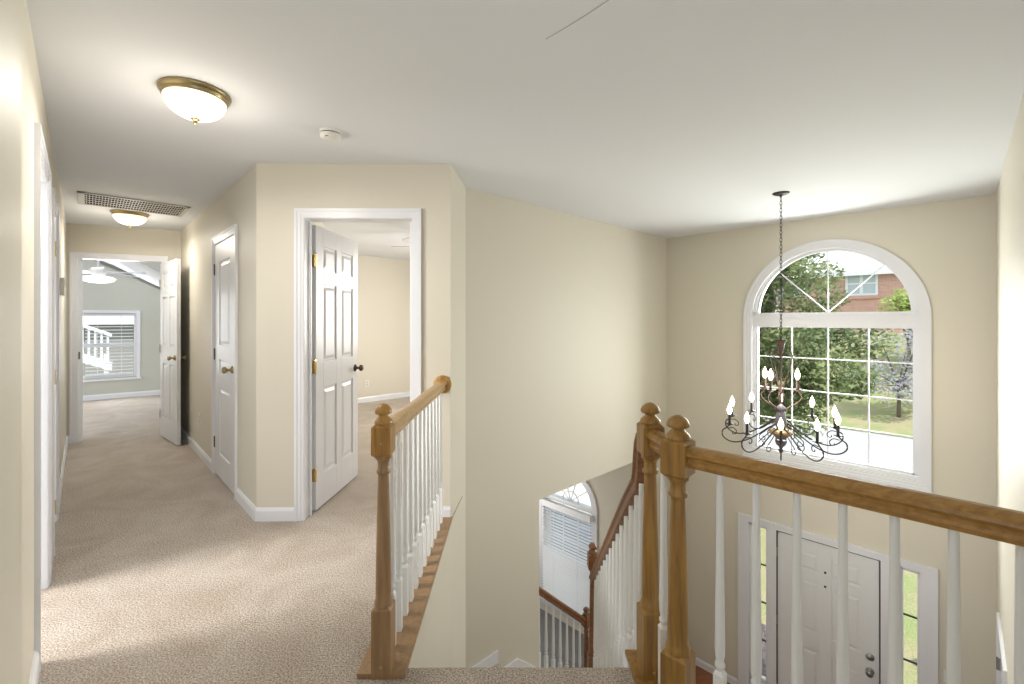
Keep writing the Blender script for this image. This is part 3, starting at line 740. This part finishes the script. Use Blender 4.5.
for k in range(1, 8):
    for j in (0, 1):
        yy = 1.77 + (k - 1) * RU + 0.075 + 0.118 * j
        if k == 1 and j == 0: yy += 0.025
        if yy > NY - 0.05: continue
        z0 = -k * RI; h = rz(yy) + 0.004 - z0
        o = baluster_bm(h, 0.20 + 0.098 * (0 if j else 1)).build('baluster', M['balu'], RS, loc=(rx(yy) - ox, yy - oy, z0))

# railing of the lower flight, in the plane of the stair wall
RF = empty('lower_flight_railing', TS @ Vector((0.90, -0.05, LAND)), label='short brown railing with white balusters in front of the blinds, on the lower flight', cat='railing')
inv = Matrix.Translation(-Vector(RF.location)); TRF = inv @ TS
def rz2(s): return -1.153 - 0.875 * (s - 0.866) - 0.066
path = [tuple(TRF @ Vector((s, -0.05, rz2(s)))) for s in (0.868, 1.1, 1.35, 1.60)]
MB().loft(rail_sweep(path), False).build('handrail', M['dark_oak'], RF)
npos = TRF @ Vector((1.655, -0.05, 0))
newel_parts(RF, h=1.24, loc=(npos.x, npos.y, LOW - RF.location.z), m='dark_oak', mt='dark_oak', w=0.075, zdrop=0.0, rot=PI / 4)
for i in range(7):
    s = 0.915 + 0.105 * i; zf = -2.0 - 0.83 * (s - 0.866) - 0.02
    p = TRF @ Vector((s, -0.05, 0))
    baluster_bm(rz2(s) + 0.005 - zf, 0.25).build('baluster', M['balu'], RF, loc=(p.x, p.y, zf - RF.location.z), rot=PI / 4)
mb = MB(TC); mb.prism([(0.866, -2.35), (0.866, -2.0), (1.75, -2.75), (1.75, LOW), (1.0, LOW)], -0.11, 0.0, 'y'); mb.build('lower_stringer', M['trim'], stair)

# ---------------------------------------------------------------- ceiling fixtures
def dome_light(x, y, r, label):
    o = empty('ceiling_light', (x, y, H), label=label, cat='ceiling light', group='brass flush-mount ceiling lights of the hall')
    MB().lathe([(0.0005, 0), (r * 1.0, 0), (r * 1.02, -0.006), (r * 1.0, -0.014), (r * 0.94, -0.020), (r * 0.92, -0.024), (r * 0.93, -0.032), (r * 0.88, -0.037)], 48, caps=False).build('brass_pan', M['brass'], o)
    prof = [(r * 0.885 * math.cos(a), -0.035 - 0.090 * math.sin(a)) for a in [PI / 2 * i / 12 for i in range(12)]] + [(0.008, -0.125)]
    g = MB().lathe(prof, 48, caps=False).build('glass_shade', M['alab'], o)
    MB().lathe([(0.018, -0.120), (0.020, -0.126), (0.012, -0.132), (0.006, -0.136), (0.009, -0.142), (0.006, -0.148), (0.0005, -0.150)], 16, caps=False).build('finial', M['brass'], o)
    return o
dome_light(-1.492, 2.120, 0.142, 'brass flush ceiling light with frosted bowl, on the hall ceiling near the smoke detector')
dome_light(-3.82, 4.50, 0.150, 'small-looking brass flush ceiling light just beyond the return-air grille')
for (x, y, e) in ((-1.492, 2.120, 7.5), (-3.82, 4.52, 8)):
    lamp('ceiling_lamp', 'AREA', (x, y, H - 0.16), e, (1.0, 0.95, 0.87), aim=(x, y, 0), size=0.3)
    lamp('ceiling_glow', 'POINT', (x, y, H - 0.24), 2.6, (1.0, 0.92, 0.80), radius=0.1)

# return-air grille
v0 = Vector((-3.60, 3.735)); 
o = empty('return_air_grille', (-3.50, 4.18, H), label='long metal return-air grille set in the hall ceiling', cat='vent')
# long side runs across the hall
a_ = Vector((0.70, 0.66)).normalized(); b_ = Vector((-a_.y, a_.x))
TV = Matrix(((a_.x, b_.x, 0, 0), (a_.y, b_.y, 0, 0), (0, 0, 1, 0), (0, 0, 0, 1)))
gl, gw = 0.385, 0.26
fr = MB(TV)
for x0, x1, y0, y1 in ((-gl, gl, -gw, -gw + 0.03), (-gl, gl, gw - 0.03, gw), (-gl, -gl + 0.045, -gw, gw), (gl - 0.03, gl, -gw, gw)): fr.box(x0, x1, y0, y1, -0.012, 0)
fr.build('grille_frame', M['vent'], o, 0.002)
MB(TV).box(-gl + 0.03, gl - 0.03, -gw + 0.02, gw - 0.02, -0.005, -0.0005).build('filter', M['filt'], o)
sl = MB(TV)
n = 34
for i in range(n):
    x = -gl + 0.045 + (2 * gl - 0.075) * (i + 0.5) / n; sl.box(x - 0.0025, x + 0.0025, -gw + 0.03, gw - 0.03, -0.008, -0.005)
for j in range(1, 5):
    y = -gw + 0.03 + (2 * gw - 0.06) * j / 5; sl.box(-gl + 0.04, gl - 0.03, y - 0.008, y + 0.007, -0.009, -0.005)
sl.build('louvers', M['vent'], o)

# smoke detector
o = empty('smoke_detector', (-1.032, 2.56, H), label='small white round smoke detector on the ceiling before the angled wall', cat='smoke detector')
MB().lathe([(0.060, 0), (0.060, -0.010), (0.056, -0.012)], 32).build('mounting_plate', M['plastic'], o)
MB().lathe([(0.050, -0.012), (0.052, -0.014), (0.052, -0.020)], 32).build('sensor_slots', M['slot'], o)
MB().lathe([(0.056, -0.018), (0.054, -0.034), (0.042, -0.042), (0.0005, -0.044)], 32, caps=False).build('cover', M['plastic'], o)
MB().box(-0.012, 0.006, -0.047, -0.038, -0.041, -0.037).build('test_slot', M['slot'], o)

# ---------------------------------------------------------------- chandelier
CH = empty('chandelier', (2.268, 3.795, H), label='black iron two-tier candle chandelier hanging by a chain before the arched window', cat='chandelier')
MB().lathe([(0.065, 0), (0.063, -0.006), (0.045, -0.016), (0.012, -0.022), (0.008, -0.035), (0.0005, -0.036)], 28, caps=False).build('canopy', M['iron'], CH)
mb = MB(); z = -0.035; i = 0
while z > 1.215 - H:
    ring = []
    for k in range(13):
        a = 2 * PI * k / 12; u = 0.009 * math.cos(a); v = 0.019 * math.sin(a)
        ring.append(((u if i % 2 else 0.0), (0.0 if i % 2 else u), z - 0.019 + v))
    mb.tube(ring, 0.0026, 6); z -= 0.031; i += 1
mb.build('chain', M['iron'], CH)
def zz(v): return v - H
MB().lathe([(0.0005, zz(1.235)), (0.008, zz(1.225)), (0.008, zz(1.205)), (0.040, zz(1.200)), (0.042, zz(1.192)), (0.030, zz(1.180)), (0.020, zz(1.130)), (0.014, zz(1.10)), (0.009, zz(1.07)), (0.007, zz(0.95)), (0.007, zz(0.62))], 20, caps=False).build('stem', M['rust'], CH)
MB().lathe([(0.007, zz(0.66)), (0.045, zz(0.62)), (0.030, zz(0.605)), (0.026, zz(0.60)), (0.034, zz(0.585)), (0.040, zz(0.54)), (0.044, zz(0.49)), (0.034, zz(0.46)), (0.030, zz(0.45))], 24, caps=False).build('body', M['slate'], CH)
MB().lathe([(0.030, zz(0.455)), (0.080, zz(0.44)), (0.088, zz(0.425)), (0.080, zz(0.405)), (0.050, zz(0.395)), (0.02, zz(0.39))], 28, caps=False).build('collar_ring', M['gold'], CH)
MB().lathe([(0.050, zz(0.398)), (0.040, zz(0.37)), (0.044, zz(0.345)), (0.036, zz(0.32)), (0.016, zz(0.30)), (0.014, zz(0.285)), (0.022, zz(0.27)), (0.010, zz(0.25)), (0.0005, zz(0.245))], 24, caps=False).build('drop_finial', M['slate'], CH)
def smooth_path(pts, n=6):
    P = [Vector(p) for p in pts]; P = [2 * P[0] - P[1]] + P + [2 * P[-1] - P[-2]]; out = []
    for i in range(1, len(P) - 2):
        for k in range(n):
            t = k / n; a, b, c, d = P[i - 1:i + 3]
            out.append(0.5 * ((2 * b) + (c - a) * t + (2 * a - 5 * b + 4 * c - d) * t * t + (3 * b - a - 3 * c + d) * t ** 3))
    out.append(P[-2]); return out
def candle_arm(R_, zc, low, mat_arm, mat_cup, ch, name):
    """one arm in its own x-z plane, origin on the chandelier axis"""
    arm = MB()
    if low:
        pts = [(0.035, 0, zz(0.50)), (0.09, 0, zz(0.475)), (0.17, 0, zz(0.415)), (0.25, 0, zz(0.365)), (0.34, 0, zz(0.335)), (0.41, 0, zz(0.345)), (0.455, 0, zz(0.385)),
               (0.455, 0, zz(0.43)), (0.425, 0, zz(0.455)), (R_, 0, zz(zc) - 0.004)]
        arm.tube(smooth_path(pts), 0.0055, 8)
        arm.tube(smooth_path([(0.41, 0, zz(0.452)), (0.37, 0, zz(0.455)), (0.345, 0, zz(0.43)), (0.352, 0, zz(0.405)), (0.375, 0, zz(0.405)), (0.375, 0, zz(0.42))]), 0.004, 6)
        arm.tube(smooth_path([(0.05, 0, zz(0.47)), (0.12, 0, zz(0.40)), (0.17, 0, zz(0.35)), (0.16, 0, zz(0.315)), (0.13, 0, zz(0.32)), (0.125, 0, zz(0.345)), (0.145, 0, zz(0.35))]), 0.004, 6)
    else:
        pts = [(0.03, 0, zz(0.60)), (0.06, 0, zz(0.635)), (0.11, 0, zz(0.665)), (0.15, 0, zz(0.70)), (0.155, 0, zz(0.735)), (R_, 0, zz(zc) - 0.004)]
        arm.tube(smooth_path(pts), 0.005, 8)
        arm.tube(smooth_path([(0.010, 0, zz(1.06)), (0.03, 0, zz(1.10)), (0.065, 0, zz(1.105)), (0.085, 0, zz(1.07)), (0.075, 0, zz(1.0)), (0.045, 0, zz(0.90)), (0.02, 0, zz(0.80)), (0.015, 0, zz(0.68))]), 0.0042, 6)
    a = arm.build(name, mat_arm, CH)
    cup = MB().lathe([(0.006, zz(zc) - 0.012), (0.012, zz(zc) - 0.008), (0.034, zz(zc) + 0.002), (0.036, zz(zc) + 0.006), (0.012, zz(zc) + 0.004)], 18, None, (R_, 0), caps=False).build('drip_pan', mat_cup, a)
    cn = MB().lathe([(0.0105, zz(zc) + 0.002), (0.0105, zz(zc) + ch)], 14, None, (R_, 0)).build('candle_sleeve', mat_cup, a)
    b = zz(zc) + ch
    bl = MB().lathe([(0.008, b), (0.014, b + 0.012), (0.0195, b + 0.030), (0.0190, b + 0.046), (0.0125, b + 0.068), (0.0045, b + 0.086), (0.0005, b + 0.097)], 14, None, (R_, 0), caps=False).build('bulb', M['bulb'], a)
    return a
base_ang = math.atan2(-0.513, 0.858)
proto = candle_arm(0.40, 0.485, True, M['iron'], M['iron'], 0.085, 'lower_arm')
proto.rotation_euler = (0, 0, base_ang + math.radians(18))
for k in range(1, 10):
    c = copy_tree(proto, CH); c.rotation_euler = (0, 0, base_ang + math.radians(18 + 36 * k)); c.location.z = 0.045 * math.sin(math.radians(18 + 36 * k))
proto = candle_arm(0.125, 0.785, False, M['rust'], M['rust'], 0.085, 'upper_arm')
proto.rotation_euler = (0, 0, base_ang + math.radians(18))
for k in (144, 216):
    c = copy_tree(proto, CH); c.rotation_euler = (0, 0, base_ang + math.radians(18 + k))
lamp('chandelier_glow', 'POINT', (2.268, 3.795, 0.75), 10, (1.0, 0.90, 0.76), radius=0.15)

# ---------------------------------------------------------------- ceiling fans
def fan(name, loc, rod, br, blades, rot, label, lit):
    o = empty(name, loc, label=label, cat='ceiling fan')
    MB().lathe([(0.06, 0), (0.055, -0.04), (0.014, -0.055), (0.014, -rod), (0.08, -rod - 0.02), (0.10, -rod - 0.05), (0.09, -rod - 0.10), (0.05, -rod - 0.12)], 24).build('motor', M['trim' if lit else 'plastic'], o)
    for k in range(blades):
        a = rot + 2 * PI * k / blades
        T = Matrix.Rotation(a, 4, 'Z') @ Matrix.Translation((0, 0, -rod - 0.07)) @ Matrix.Rotation(0.18, 4, 'X')
        MB(T).prism([(0.16, -0.045), (br - 0.03, -0.065), (br, -0.04), (br, 0.04), (br - 0.03, 0.065), (0.16, 0.045)], -0.004, 0.004).build('blade', M['trim'], o)
        MB(T).box(0.07, 0.2, -0.015, 0.015, 0.003, 0.009).build('blade_iron', M['trim'], o)
    if lit:
        z = -rod - 0.12
        MB().lathe([(0.16, z - 0.020), (0.20, z - 0.05), (0.17, z - 0.085), (0.10, z - 0.105), (0.0005, z - 0.115)], 32, caps=False).build('glass_shade', M['fanglass'], o)
        MB().lathe([(0.05, z + 0.002), (0.10, z - 0.010), (0.16, z - 0.021)], 32, caps=False).build('shade_holder', M['fanglass'], o)
    return o
fan('ceiling_fan', (-5.93, 6.45, 2.40), 0.27, 0.80, 5, 0.42, 'white ceiling fan with lit shade seen through the door at the hall end', True)
fan('ceiling_fan', (-0.90, 5.55, H), 0.10, 0.62, 5, 2.95, 'white ceiling fan in the bedroom, only blade tips showing in the doorway', False)

# ---------------------------------------------------------------- small wall plates
def plate(name, T, s, z, label, cat, w=0.07, h=0.115, kind='outlet'):
    loc = T @ Vector((s, 0, z)); inv = Matrix.Translation(-loc)
    o = empty(name, loc, label=label, cat=cat)
    MB(inv @ T).box(s - w / 2, s + w / 2, 0, 0.006, z - h / 2, z + h / 2).build('cover_plate', M['plastic'], o, 0.002)
    mb = MB(inv @ T)
    if kind == 'outlet':
        for dz in (-0.022, 0.022):
            MB(inv @ T).box(s - 0.014, s + 0.014, 0.004, 0.0085, z + dz - 0.015, z + dz + 0.015).build('socket', M['vent'], o, 0.003)
    else:
        mb.box(s - 0.006, s + 0.006, 0.005, 0.014, z - 0.012, z + 0.012); mb.build('toggle', M['plastic'], o)
    return o
plate('wall_outlet', TR, 2.03, 0.37, 'white outlet plate low on the hall wall between closet door and end door', 'outlet')
plate('wall_outlet', TB1, 0.426, 0.31, 'white outlet plate low on the bedroom wall seen through the open door', 'outlet')
plate('light_switch', TF, 2.66, -1.83, 'white switch plate beside the right sidelight of the front door', 'light switch', kind='switch')
loc = TL @ Vector((3.88, 0, 1.64)); inv = Matrix.Translation(-loc)
o = empty('thermostat', loc, label='small cream box mounted high on the left hall wall', cat='thermostat')
MB(inv @ TL).box(3.82, 3.94, 0, 0.028, 1.57, 1.71).build('housing', M['plastic'], o, 0.004)
MB(inv @ TL).box(3.85, 3.91, 0.027, 0.030, 1.65, 1.69).build('display', M['vent'], o)

# ---------------------------------------------------------------- outside
GZ = -3.15
OT = TF @ Matrix.Diagonal((1, -1, 1, 1))      # local x along the front wall, local y away from the house
def og(name, x0, x1, y0, y1, z0, m, label, h=0.1, z1=None):
    mb = MB(OT); z1 = z0 if z1 is None else z1
    mb.add([(x0, y0, z0), (x1, y0, z0), (x1, y1, z1), (x0, y1, z1), (x0, y0, z0 - h), (x1, y0, z0 - h), (x1, y1, z1 - h), (x0, y1, z1 - h)],
           [(0, 1, 2, 3), (4, 7, 6, 5), (0, 4, 5, 1), (1, 5, 6, 2), (2, 6, 7, 3), (3, 7, 4, 0)])
    return struct(mb.build(name, m), label)
og('ground_lawn', -60, 60, 0.12, 10.6, GZ, M['grass'], 'patchy front lawn outside the door')
og('path_sidewalk', -60, 60, 6.3, 7.3, GZ + 0.03, M['concrete'], 'pale concrete sidewalk crossing the front lawn', 0.05)
og('street', -60, 60, 10.6, 17.5, GZ - 0.05, M['asphalt'], 'pale street beyond the front lawn')
og('ground_far_lawn', -60, 60, 17.5, 29, GZ, M['grass'], 'green lawn rising to the brick house across the street', 0.1, 0.6)
og('ground_upper_lawn', -60, 60, 29, 70, 0.6, M['grass'], 'level ground around the brick house', 0.1)
og('path_driveway', -6.5, -0.6, 0.5, 2.8, GZ + 0.03, M['driveway'], 'driveway outside the living-room window, blue-grey shadow put into its colour', 0.05)
og('path_walkway', -8.5, -0.6, 2.8, 6.2, GZ + 0.03, M['concrete'], 'added pale concrete strip by the driveway, whitening the arch panes', 0.05)  # put in so the arched panes above look white
og('porch', 0.2, 3.2, 0.12, 1.5, LOW - 0.05, M['porch'], 'dark porch floor outside the front door', 0.2)

def leaves(mb, c, rad, n, size, shell=0.55, flat=1.0):
    for _ in range(n):
        while True:
            v = Vector((random.uniform(-1, 1), random.uniform(-1, 1), random.uniform(-1, 1)))
            if shell < v.length < 1: break
        p = Vector((c[0] + v.x * rad[0], c[1] + v.y * rad[1], c[2] + v.z * rad[2]))
        t = Vector((random.gauss(0, 1), random.gauss(0, 1), random.gauss(0, 1))).normalized(); u = t.orthogonal().normalized()
        s = size * random.uniform(0.6, 1.3)
        mb.add([tuple(p - t * s), tuple(p + u * s * 0.55), tuple(p + t * s), tuple(p - u * s * 0.55)], [(0, 1, 2, 3)])

def tree(name, base, trunk_h, clumps, m, label, r=0.14, size=0.11, per=500, cat='tree', loose=0.35):
    o = empty(name, base, label=label, cat=cat)
    inv = Matrix.Translation(-Vector(base))
    mb = MB(inv); b = Vector(base); topp = b + Vector((0, 0, trunk_h))
    mb.tube([b - Vector((0, 0, 0.1)), b + Vector((0.03, 0.02, trunk_h * 0.5)), topp], [r, r * 0.8, r * 0.65], 10)
    for c, rad in clumps:
        c = Vector(c); mid = (topp + c) / 2 + Vector((0, 0, -0.1))
        mb.tube([topp - Vector((0, 0, 0.25)), mid, c], [r * 0.45, r * 0.3, r * 0.12], 6)
    mb.build('trunk', M['bark'], o)
    mb = MB(inv)
    for c, rad in clumps: leaves(mb, c, rad, per, size, loose)
    mb.build('foliage', M[m], o)
    return o
def og_pt(x, y, z): return tuple(OT @ Vector((x, y, z)))
rnd = random.Random(3)
cl = []
# front-yard tree: crown filling the left and middle of the view
for k in range(96):
    x = rnd.uniform(-3.2, 1.62); z = rnd.uniform(-0.75, 1.1) if k % 2 else rnd.uniform(1.1, 4.2)
    if z > 1.1: x = rnd.uniform(-3.4, 0.62 - 0.12 * (z - 1.1))
    if z < -0.3: x = rnd.uniform(-3.0, 0.95)
    elif z < 0.75 and x > 1.15: x = rnd.uniform(-1, 1.1)
    cl.append((og_pt(x, 6.2 + rnd.uniform(-1.1, 1.3), z), (0.55, 0.55, 0.42)))
tree('broadleaf_tree', og_pt(-1.9, 6.2, GZ), 1.9, cl, 'leaf', 'large leafy green tree in the front yard filling the arched window', 0.12, 0.058, 540)
cl = [(og_pt(0.9 + rnd.uniform(-0.9, 1.3), 19 + rnd.uniform(-.6, .6), -0.6 + rnd.uniform(-1.4, 1.6)), (0.7, 0.7, 0.7)) for k in range(12)]
tree('silvery_tree', og_pt(0.9, 19, GZ + 0.4), 1.6, cl, 'leaf3', 'pale grey sparse tree across the street, right of the big green crown', 0.08, 0.07, 260)
cl = [(og_pt(0.7 + rnd.uniform(-1.0, 1.9), 24 + rnd.uniform(-.6, .6), 2.0 + rnd.uniform(-1.0, 0.45)), (0.75, 0.75, 0.65)) for k in range(12)]
tree('yellow_green_tree', og_pt(0.9, 24, GZ + 2.0), 1.6, cl, 'leaf2', 'bright yellow-green tree before the brick house', 0.10, 0.11, 330)
cl = [(og_pt(-2.2 + rnd.uniform(-0.8, 0.8), 21.5 + rnd.uniform(-.5, .5), 1.5 + rnd.uniform(-0.9, 0.5)), (0.7, 0.6, 0.6)) for k in range(6)]
tree('small_dark_tree', og_pt(-2.2, 21.5, GZ + 1.2), 1.5, cl, 'hedge', 'small dark tree under the left window of the brick house', 0.08, 0.10, 300)
cl = [(og_pt(-7.2 + rnd.uniform(-3.6, 3.1), 22 + rnd.uniform(-1, 1), 1.8 + rnd.uniform(-1.6, 3.4)), (1.3, 1.2, 1.2)) for k in range(20)]
tree('shade_tree', og_pt(-7.2, 22, GZ + 1.4), 3.0, cl, 'leaf', 'dark green tree across the street behind the front-yard tree', 0.2, 0.2, 420)

# brick house across the street
hb = empty('brick_house', og_pt(-1.0, 33, 0.6), label='red brick house with white windows and light roof across the street', cat='house')
inv = Matrix.Translation(-Vector(hb.location)); HT = inv @ OT
hx0, hx1, hy0, hy1, hz0, hz1 = -7.5, 7.5, 29.3, 37.0, 0.3, 4.45
MB(HT).box(hx0, hx1, hy0, hy1, hz0, hz1).build('brick_wall', M['brick'], hb)
MB(HT).prism([(hy0 - 0.5, hz1), (hy0 + 4.2, hz1 + 4.5), (hy1 + 0.5, hz1)], hx0 - 0.4, hx1 + 0.4, 'x').build('roof', M['shingle'], hb)
MB(HT).box(hx0 - 0.4, hx1 + 0.4, hy0 - 0.52, hy0 - 0.3, hz1 - 0.35, hz1).build('gutter', M['trim'], hb)
MB(HT).box(-3.35, -3.2, hy0 - 0.12, hy0, hz0, hz1).build('downspout', M['trim'], hb)
for (wx, wz) in ((-1.62, 3.62), (1.3, 3.62), (-5.4, 3.62), (5.4, 3.62)):
    fw = MB(HT); wv, hh = 0.80, 0.74
    fw.box(wx - wv, wx + wv, hy0 - 0.07, hy0 + 0.02, wz - hh, wz - hh + 0.12); fw.box(wx - wv, wx + wv, hy0 - 0.07, hy0 + 0.02, wz + hh - 0.12, wz + hh)
    for q in (-wv, -0.08, wv - 0.12): fw.box(wx + q, wx + q + (0.16 if q == -0.08 else 0.12), hy0 - 0.07, hy0 + 0.02, wz - hh + 0.12, wz + hh - 0.12)
    for q0, q1 in ((-wv + 0.12, -0.08), (0.08, wv - 0.12)): fw.box(wx + q0, wx + q1, hy0 - 0.06, hy0 + 0.02, wz - 0.04, wz + 0.04)
    f = fw.build('window', M['trim'], hb)
    MB(HT).box(wx - wv + 0.1, wx + wv - 0.1, hy0 - 0.03, hy0 + 0.01, wz - hh + 0.1, wz + hh - 0.1).build('pane', M['housewin'], f)
    MB(HT).box(wx - wv - 0.1, wx + wv + 0.1, hy0 - 0.12, hy0, wz - hh - 0.2, wz - hh).build('sill', M['brick'], f)

# shrubs by the porch
def shrub(x, y, r, label, m='hedge'):
    base = og_pt(x, y, GZ); o = empty('shrub', base, label=label, cat='shrub'); inv = Matrix.Translation(-Vector(base))
    mb = MB(inv); leaves(mb, og_pt(x, y, GZ + r * 0.75), (r, r, r * 0.8), 900, 0.05, 0.3); mb.build('foliage', M[m], o)
    mb = MB(inv)
    for k in range(5): mb.tube([base, tuple(Vector(base) + Vector((random.uniform(-.3, .3) * r, random.uniform(-.3, .3) * r, r)))], 0.015, 5)
    mb.build('stem', M['bark'], o)
shrub(2.95, 2.3, 0.42, 'dark low shrub outside the right sidelight')
shrub(4.1, 2.4, 0.40, 'dark low shrub further along the front wall')

# neighbour's pale building with stairs outside the far bedroom
gx = Matrix(TG) @ Matrix.Diagonal((1, -1, 1, 1))
nb = empty('neighbor_house', gx @ Vector((0.6, 6, -3)), label='grey sided house with white outside stair, seen through the far bedroom blinds', cat='house')
inv = Matrix.Translation(-Vector(nb.location)); NT = inv @ gx
MB(NT).box(-6, 8, 6.5, 10, -3, 1.25).build('siding_wall', M['siding'], nb)
MB(NT).prism([(6.2, 1.25), (8.4, 2.2), (10.4, 1.25)], -6.3, 8.3, 'x').build('roof', M['shingle'], nb)
mb = MB(NT)
for i in range(30):
    x = -2 + i * 0.118; z = 2.6 - i * 0.0553; mb.box(x - 0.02, x + 0.02, 4.9, 4.94, z - 0.8, z)
mb.prism([(-2.1, 2.62), (-2.1, 2.70), (1.5, 1.02), (1.5, 0.94)], 4.86, 4.98, 'y'); mb.prism([(-2.1, 1.75), (-2.1, 1.95), (1.5, 0.27), (1.5, 0.07)], 4.80, 5.2, 'y')
for x in (-2.0, -0.2, 1.4): mb.box(x - 0.05, x + 0.05, 4.85, 4.95, -3, 2.1 - (x + 2) * 0.47)
mb.build('outside_stair', M['trim'], nb)
og2 = MB(gx).box(-20, 20, 0.3, 30, -3.2, -3.1); struct(og2.build('ground_side_yard', M['grass']), 'side yard lawn beyond the far bedroom')
